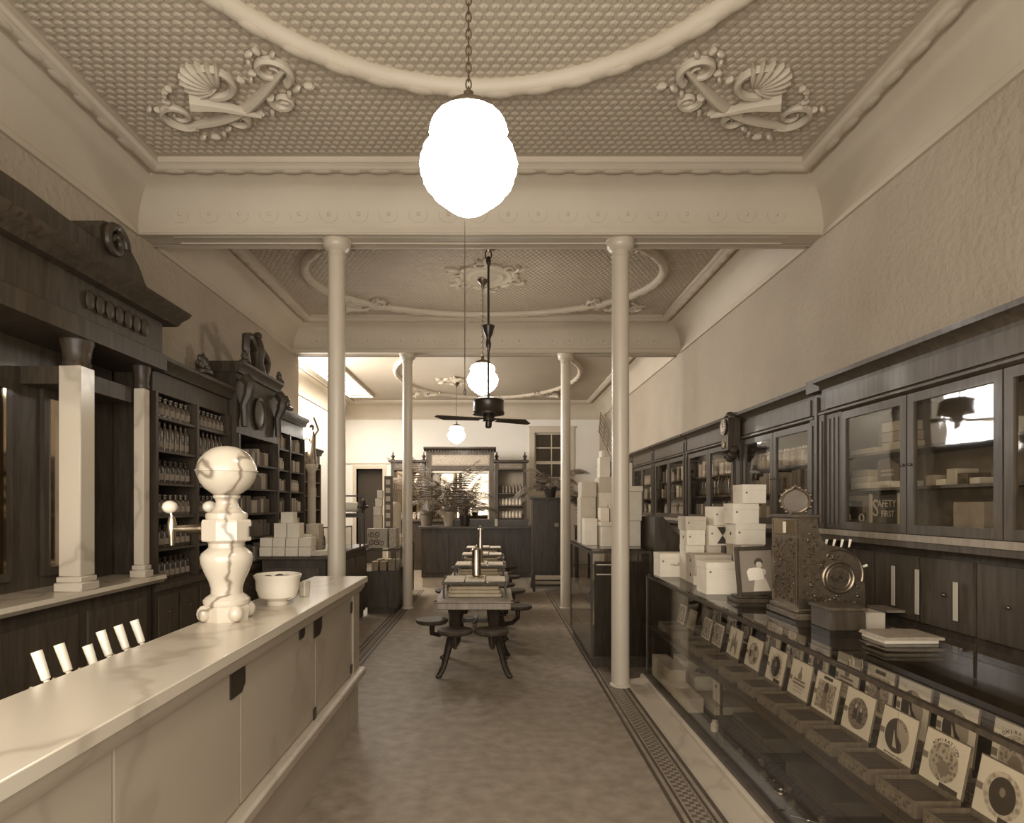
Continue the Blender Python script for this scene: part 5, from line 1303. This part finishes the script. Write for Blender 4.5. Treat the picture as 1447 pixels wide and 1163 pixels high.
G = [(1.475, 1.79, 5.50, 5.72, T, T + .21, 'long white box with script lettering at the far end of the showcase top', 'carton', None, True),
     (1.80, 1.90, 5.46, 5.70, T, T + .14, 'small white box right of the long lettered box', 'carton', 1, False),
     (1.62, 1.76, 4.98, 5.22, T, T + .13, 'low box with a dark seal near the front glass edge', 'cartong', 1, False),
     (1.62, 1.92, 4.98, 5.22, T + .13, T + .24, 'grey box with seals lying on the low sealed box', 'cartong', 1, False),
     (1.77, 1.92, 4.98, 5.22, T, T + .13, 'narrow box with seal under the grey box', 'carton', 1, False),
     (1.52, 1.76, 4.42, 4.64, T, T + .23, 'large white box with crest in front of the picture frame', 'carton', None, False),
     (1.77, 1.98, 4.50, 4.70, T, T + .16, 'white box behind the picture frame, lower one', 'cartong', None, False),
     (1.64, 1.80, 5.28, 5.46, T, T + .30, 'white box standing behind the grey sealed box', 'carton', None, False),
     (1.64, 1.80, 5.26, 5.46, T + .30, T + .43, 'white box with seal, third in the left stack', 'carton', 1, False),
     (1.63, 1.81, 5.26, 5.48, T + .43, T + .545, 'pale box at the top of the left stack', 'cartong', None, False),
     (1.81, 1.93, 5.24, 5.46, T, T + .30, 'tall narrow white box in the middle of the stacks', 'cartong', 1, False),
     (1.815, 2.04, 5.22, 5.42, T + .30, T + .47, 'white box bound with a dark ribbon bow', 'carton', 1, False),
     (1.85, 2.06, 5.20, 5.42, T + .47, T + .63, 'white box at the summit of the middle stack', 'carton', None, False),
     (1.94, 2.07, 4.92, 5.16, T, T + .33, 'grey upright box with a round seal behind the frame', 'cartong', 1, False),
     (1.90, 2.08, 4.74, 4.91, T + .0, T + .34, 'white box under the tall stack behind the frame', 'carton', None, False),
     (1.84, 2.07, 4.70, 4.91, T + .34, T + .50, 'white box with crest above the picture frame', 'carton', 1, False),
     (1.82, 2.02, 4.70, 4.90, T + .50, T + .655, 'white box with pictured end near the top of the tall stack', 'carton', None, False),
     (1.89, 2.07, 4.69, 4.89, T + .655, T + .80, 'highest white box of the whole showcase stack', 'carton', None, False)]
for g in G:
    o = gift(*g[:7], m=g[7], seal=g[8], script=g[9])
    if 'ribbon' in g[6]:
        m = MB(); cx, cy, cz = 1.93, 5.216, T + .385
        m.prism([(cx - .045, cz + .07), (cx, cz), (cx - .045, cz - .07), (cx + .045, cz - .07), (cx, cz), (cx + .045, cz + .07)], 'y', cy - .004, cy)
        m.build('ribbon', 'ink', o, smooth=False)
sb = put_box('small_box', 1.66, 1.80, 4.76, 4.90, T, T + .18, 'cartong', 'small pictured box between the large white box and the frame', 'box', None, .003)
cl = put_box('white_card', 1.60, 1.74, 5.28 - .34, 5.30 - .34, T, T + .07, 'carton', 'small white card in front of the low sealed box', 'card', None, .001)

# framed picture on a stand
fr = thing('framed_picture', 'dark framed portrait of a seated figure in white on the showcase', 'picture frame', (1.74, 4.06, T))
fcx, fy0 = 1.735, 4.06
B(fcx - .16, fcx + .15, fy0 - .05, fy0 + .12, T, T + .03).build('stand', 'wood', fr, bev=.006)
B(fcx - .14, fcx + .13, fy0 - .03, fy0 + .10, T + .03, T + .045).build('stand_step', 'wood', fr, bev=.004)
FL = Matrix.Translation((fcx, fy0 - .01, T + .045)) @ Matrix.Rotation(-.10, 4, 'X') @ Matrix.Rotation(-.04, 4, 'Y')
def fpart(x0, x1, z0, z1, y0, y1, nm, m, par=fr, bev=0): return MB().box(x0, x1, y0, y1, z0, z1).xf(FL).build(nm, m, par, bev=bev)
W_, H_ = .27, .325
fpart(-W_ / 2, -W_ / 2 + .026, 0, H_, -.012, .012, 'frame_rail', 'wood', bev=.004); fpart(W_ / 2 - .026, W_ / 2, 0, H_, -.012, .012, 'frame_rail', 'wood', bev=.004)
fpart(-W_ / 2 + .026, W_ / 2 - .026, 0, .026, -.012, .012, 'frame_rail', 'wood', bev=.004); fpart(-W_ / 2 + .026, W_ / 2 - .026, H_ - .026, H_, -.012, .012, 'frame_rail', 'wood', bev=.004)
pic = fpart(-W_ / 2 + .026, W_ / 2 - .026, .026, H_ - .026, .0, .008, 'picture', 'inkm')
def fpoly(poly, d, nm, m): return MB().prism(poly, 'y', -d, -d + .0012).xf(FL).build(nm, m, pic, smooth=False)
fpoly([(-.03, .03), (.085, .03), (.06, .10), (.045, .13), (.0, .13), (-.015, .10)], .0015, 'dress_print', 'inkl')
fpoly([(-.055, .10), (.04, .105), (.05, .15), (.04, .175), (.0, .185), (-.05, .18), (-.065, .16)], .0025, 'dress_print', 'carton')
fpoly([(-.045, .10), (.04, .105), (.04, .13), (-.045, .13)], .0035, 'book_print', 'paper')
fpoly(oval_poly(.02, .205, .02, .026, 14), .0030, 'face_print', 'inkl')
fpoly([(-.01, .2), (-.012, .225), (.005, .245), (.03, .245), (.045, .225), (.04, .205), (.03, .222), (.005, .222)], .0040, 'hair_print', 'ink')
fpoly(oval_poly(.05, .155, .012, .02, 10), .0040, 'arm_print', 'inkl')

# cash register
cr = thing('cash_register', 'ornate embossed brass cash register on the showcase top', 'cash register', (1.88, 3.6, T))
rx0, rx1, ry0, ry1 = 1.70, 2.07, 3.44, 3.76
B(rx0 - .03, rx1 + .03, ry0 - .03, ry1 + .03, T, T + .035).build('base_plinth', 'woodb', cr, bev=.006)
B(rx0 - .015, rx1 + .015, ry0 - .015, ry1 + .015, T + .035, T + .06).build('drawer_base', 'brass', cr, bev=.004)
sidep = [(rx0, T + .06), (rx1, T + .06), (rx1, T + .18), (rx1 - .01, T + .26), (rx1 - .04, T + .33), (rx1 - .09, T + .385), (rx1 - .15, T + .41), (rx1 - .21, T + .415), (rx0 + .135, T + .44), (rx0 + .11, T + .50), (rx0 + .105, T + .57), (rx0, T + .57)]
body = MB().prism(sidep, 'y', ry0, ry1).build('body', 'brass', cr)
B(rx0 - .02, rx0 + .12, ry0 - .015, ry1 + .015, T + .57, T + .588).build('top_cap', 'woodb', cr, bev=.003)
# embossed side panel
em = MB()
ccx, ccz = rx0 + .22, T + .235
for R_, rr in ((.085, .008), (.065, .004)):
    em.tube([(ccx + R_ * math.cos(a), ry0 - .002, ccz + R_ * math.sin(a)) for a in [2 * PI * k / 28 for k in range(28)]], rr, 6, closed=True)
em.tube([(ccx + .135 * math.cos(a), ry0 - .002, ccz + .02 + .135 * math.sin(a)) for a in [-.3 + 2.2 * k / 20 for k in range(21)]], .006, 6)
for k in range(8): em.ball((ccx - .045 + .013 * k, ry0 - .003, ccz + .012 * math.cos(k * 1.5)), (.006, .006, .016), 6, 5)
rnd = random.Random(9)
for k in range(150):
    x = rnd.uniform(rx0 + .02, rx1 - .03); z = rnd.uniform(T + .08, T + .37 if x > rx0 + .1 else T + .54)
    if math.hypot(x - ccx, z - ccz) < .1: continue
    if x > rx1 - .12 and z > T + .25: continue
    em.ball((x, ry0 - .001, z), (.005, .006, .013), 6, 4, Matrix.Rotation(rnd.uniform(-1.2, 1.2), 3, 'Y'))
stuff(em.build('side_embossing', 'brass', cr))
# back (customer) panel facing the aisle
MB().box(rx0 - .006, rx0, ry0 + .02, ry1 - .02, T + .08, T + .46).build('back_panel', 'brass', cr)
em = MB()
for k in range(170):
    y = rnd.uniform(ry0 + .03, ry1 - .03); z = rnd.uniform(T + .09, T + .45)
    em.ball((rx0 - .006, y, z), (.005, .005, .012), 6, 4, Matrix.Rotation(rnd.uniform(-1.2, 1.2), 3, 'X'))
for y in (ry0 + .012, ry1 - .018): em.box(rx0 - .012, rx0 - .004, y, y + .006, T + .07, T + .56)
stuff(em.build('back_embossing', 'brass', cr))
B(rx0 - .008, rx0 - .001, ry0 + .025, ry1 - .025, T + .475, T + .555).build('indicator_window', 'oldmirror', cr)
B(rx0 - .011, rx0 - .008, ry0 + .14, ry0 + .17, T + .48, T + .545).build('indicator_flag', 'paper', cr)
# crest sign
cm = MB(); pts = [(1.76 + .075 * math.cos(a) , 3.6, T + .665 + .07 * math.sin(a) + (.018 if abs(a - PI / 2) < .2 else 0)) for a in [2 * PI * k / 24 for k in range(24)]]
CR = Matrix.Translation((1.76, 3.6, 0)) @ Matrix.Rotation(-.5, 4, 'Z') @ Matrix.Translation((-1.76, -3.6, 0))
cm.tube(pts, .011, 8, closed=True)
for k in range(14):
    a = 2 * PI * k / 14; cm.ball((1.76 + .084 * math.cos(a), 3.6, T + .665 + .08 * math.sin(a)), .012, 7, 5)
cm.xf(CR); cm.build('crest_frame', 'brass', cr)
pl = MB().prism([(1.76 + .07 * math.cos(2 * PI * k / 20), T + .665 + .066 * math.sin(2 * PI * k / 20)) for k in range(20)], 'y', 3.597, 3.607); pl.xf(CR); pl.build('crest_plate', 'cartond', cr)
B(1.72, 1.80, 3.57, 3.63, T + .588, T + .60).build('crest_foot', 'brass', cr)
for k in range(4): MB().tube([(rx1 - .18 + k * .045, ry0 + .08, T + .40), (rx1 - .17 + k * .045, ry0 + .08, T + .445)], [.005, .008], 7).build('key', 'porcelain', cr)
for k in range(4): MB().tube([(rx1 - .02, ry0 + .05 + k * .06, T + .28), (rx1 + .04, ry0 + .05 + k * .06, T + .30)], [.005, .008], 7).build('key', 'porcelain', cr)

wbx = thing('wooden_box', 'small dark wooden box with lid in front of the cash register', 'box', (1.80, 3.24, T))
B(1.71, 1.89, 3.14, 3.33, T, T + .10).build('box_body', 'wood', wbx, bev=.003); B(1.70, 1.90, 3.13, 3.34, T + .10, T + .118).build('box_lid', 'woodb', wbx, bev=.003)
pd = thing('ledger_pad', 'pale pad with a curled spine lying on the showcase top', 'pad', (1.92, 2.92, T))
B(1.80, 2.05, 2.84, 3.02, T, T + .018).build('pages', 'inkl', pd, bev=.002)
MB().prism([(1.79, T + .018), (1.80, T + .03), (1.97, T + .034), (2.07, T + .03), (2.07, T + .018)], 'y', 2.83, 3.03).build('cover', 'woodl', pd)
bxp = put_box('pale_box', 1.92, 2.02, 3.18, 3.34, T, T + .085, 'cartont', 'small tan box between the register and the pad', 'box', None, .003)

# ------------------------------------------------------------------ second showcase beyond the column, with stacked cartons
c2s = showcase('tall_showcase', 'tall dark glass showcase jutting into the aisle behind the right column', .99, 1.62, 6.35, 8.05, 1.23, .12, -1, .62, 'wood')
B(1.03, 1.60, 6.358, 6.372, .12, 1.10).build('end_panel', 'wood', c2s)
for k in range(2): B(1.05, 1.30, 6.35, 6.357, 1.06 - .1 * k, 1.072 - .1 * k).build('pale_strip', 'inkl', c2s)
for k in range(4): put_box('tan_carton', 1.12, 1.35, 6.6 + .33 * k, 6.85 + .33 * k, .62, .74, 'cartond', '%s dark carton from near end inside the tall aisle showcase' % NTH[k], 'box', 'cartons inside the tall aisle showcase')
ds = thing('slant_top_desk', 'dark slant topped desk cabinet between the two right showcases', 'desk', (1.9, 6.55, 0))
MB().prism([(1.64, 0), (2.12, 0), (2.12, 1.22), (1.98, 1.24), (1.70, 1.56), (1.64, 1.56)], 'y', 6.3, 6.9).build('body', 'wood', ds, smooth=False)
q = Vector((.28, 0, -.32)).normalized(); MB().obox((1.845, 6.6, 1.405), (.43, .62, .02), Matrix.Rotation(math.atan2(.32, .28), 3, 'Y')).build('slant_lid', 'wood', ds)
T2 = 1.23
K = [(1.02, 1.16, 6.95, 7.2, 0, .30, 'carton', 'tall white carton at the aisle corner of the tall showcase'),
     (1.02, 1.20, 7.3, 7.6, 0, .55, 'cartong', 'grey carton at the far aisle side of the tall showcase, lower'),
     (1.03, 1.21, 7.3, 7.6, .55, .73, 'cartong', 'grey carton with faint lettering on the far aisle stack'),
     (1.17, 1.34, 6.72, 6.95, 0, .22, 'carton', 'white carton at the near edge of the tall showcase'),
     (1.16, 1.34, 6.70, 6.97, .22, .26, 'carton', 'flat white lid resting across the near carton'),
     (1.20, 1.30, 6.98, 7.16, 0, .42, 'carton', 'upright white carton behind the near carton'),
     (1.31, 1.36, 6.98, 7.16, 0, .46, 'cartong', 'thin grey carton beside the upright white carton'),
     (1.22, 1.40, 7.2, 7.5, 0, .60, 'carton', 'white carton in the middle of the tall stack'),
     (1.22, 1.48, 7.2, 7.5, .60, .78, 'cartong', 'grey carton above the middle of the tall stack'),
     (1.24, 1.36, 7.25, 7.45, .78, 1.02, 'carton', 'white carton near the top of the tall stack'),
     (1.26, 1.30, 7.25, 7.45, 1.02, 1.10, 'carton', 'slim white packet on the very top of the tall stack'),
     (1.38, 1.60, 6.75, 7.1, 0, .28, 'carton', 'large white carton right of the column, lowest'),
     (1.38, 1.61, 6.74, 7.1, .28, .60, 'carton', 'large white lidded carton right of the column, middle'),
     (1.37, 1.62, 6.73, 7.11, .60, .66, 'carton', 'white lid of the large carton right of the column'),
     (1.40, 1.52, 6.8, 7.05, .66, .92, 'carton', 'upright white carton topping the stack right of the column')]
for x0, x1, y0, y1, z0, z1, m, lb in K: put_box('stacked_carton', x0, x1, y0, y1, T2 + z0, T2 + z1 - .001, m, lb, 'carton', 'cartons stacked on the tall showcase', .003)
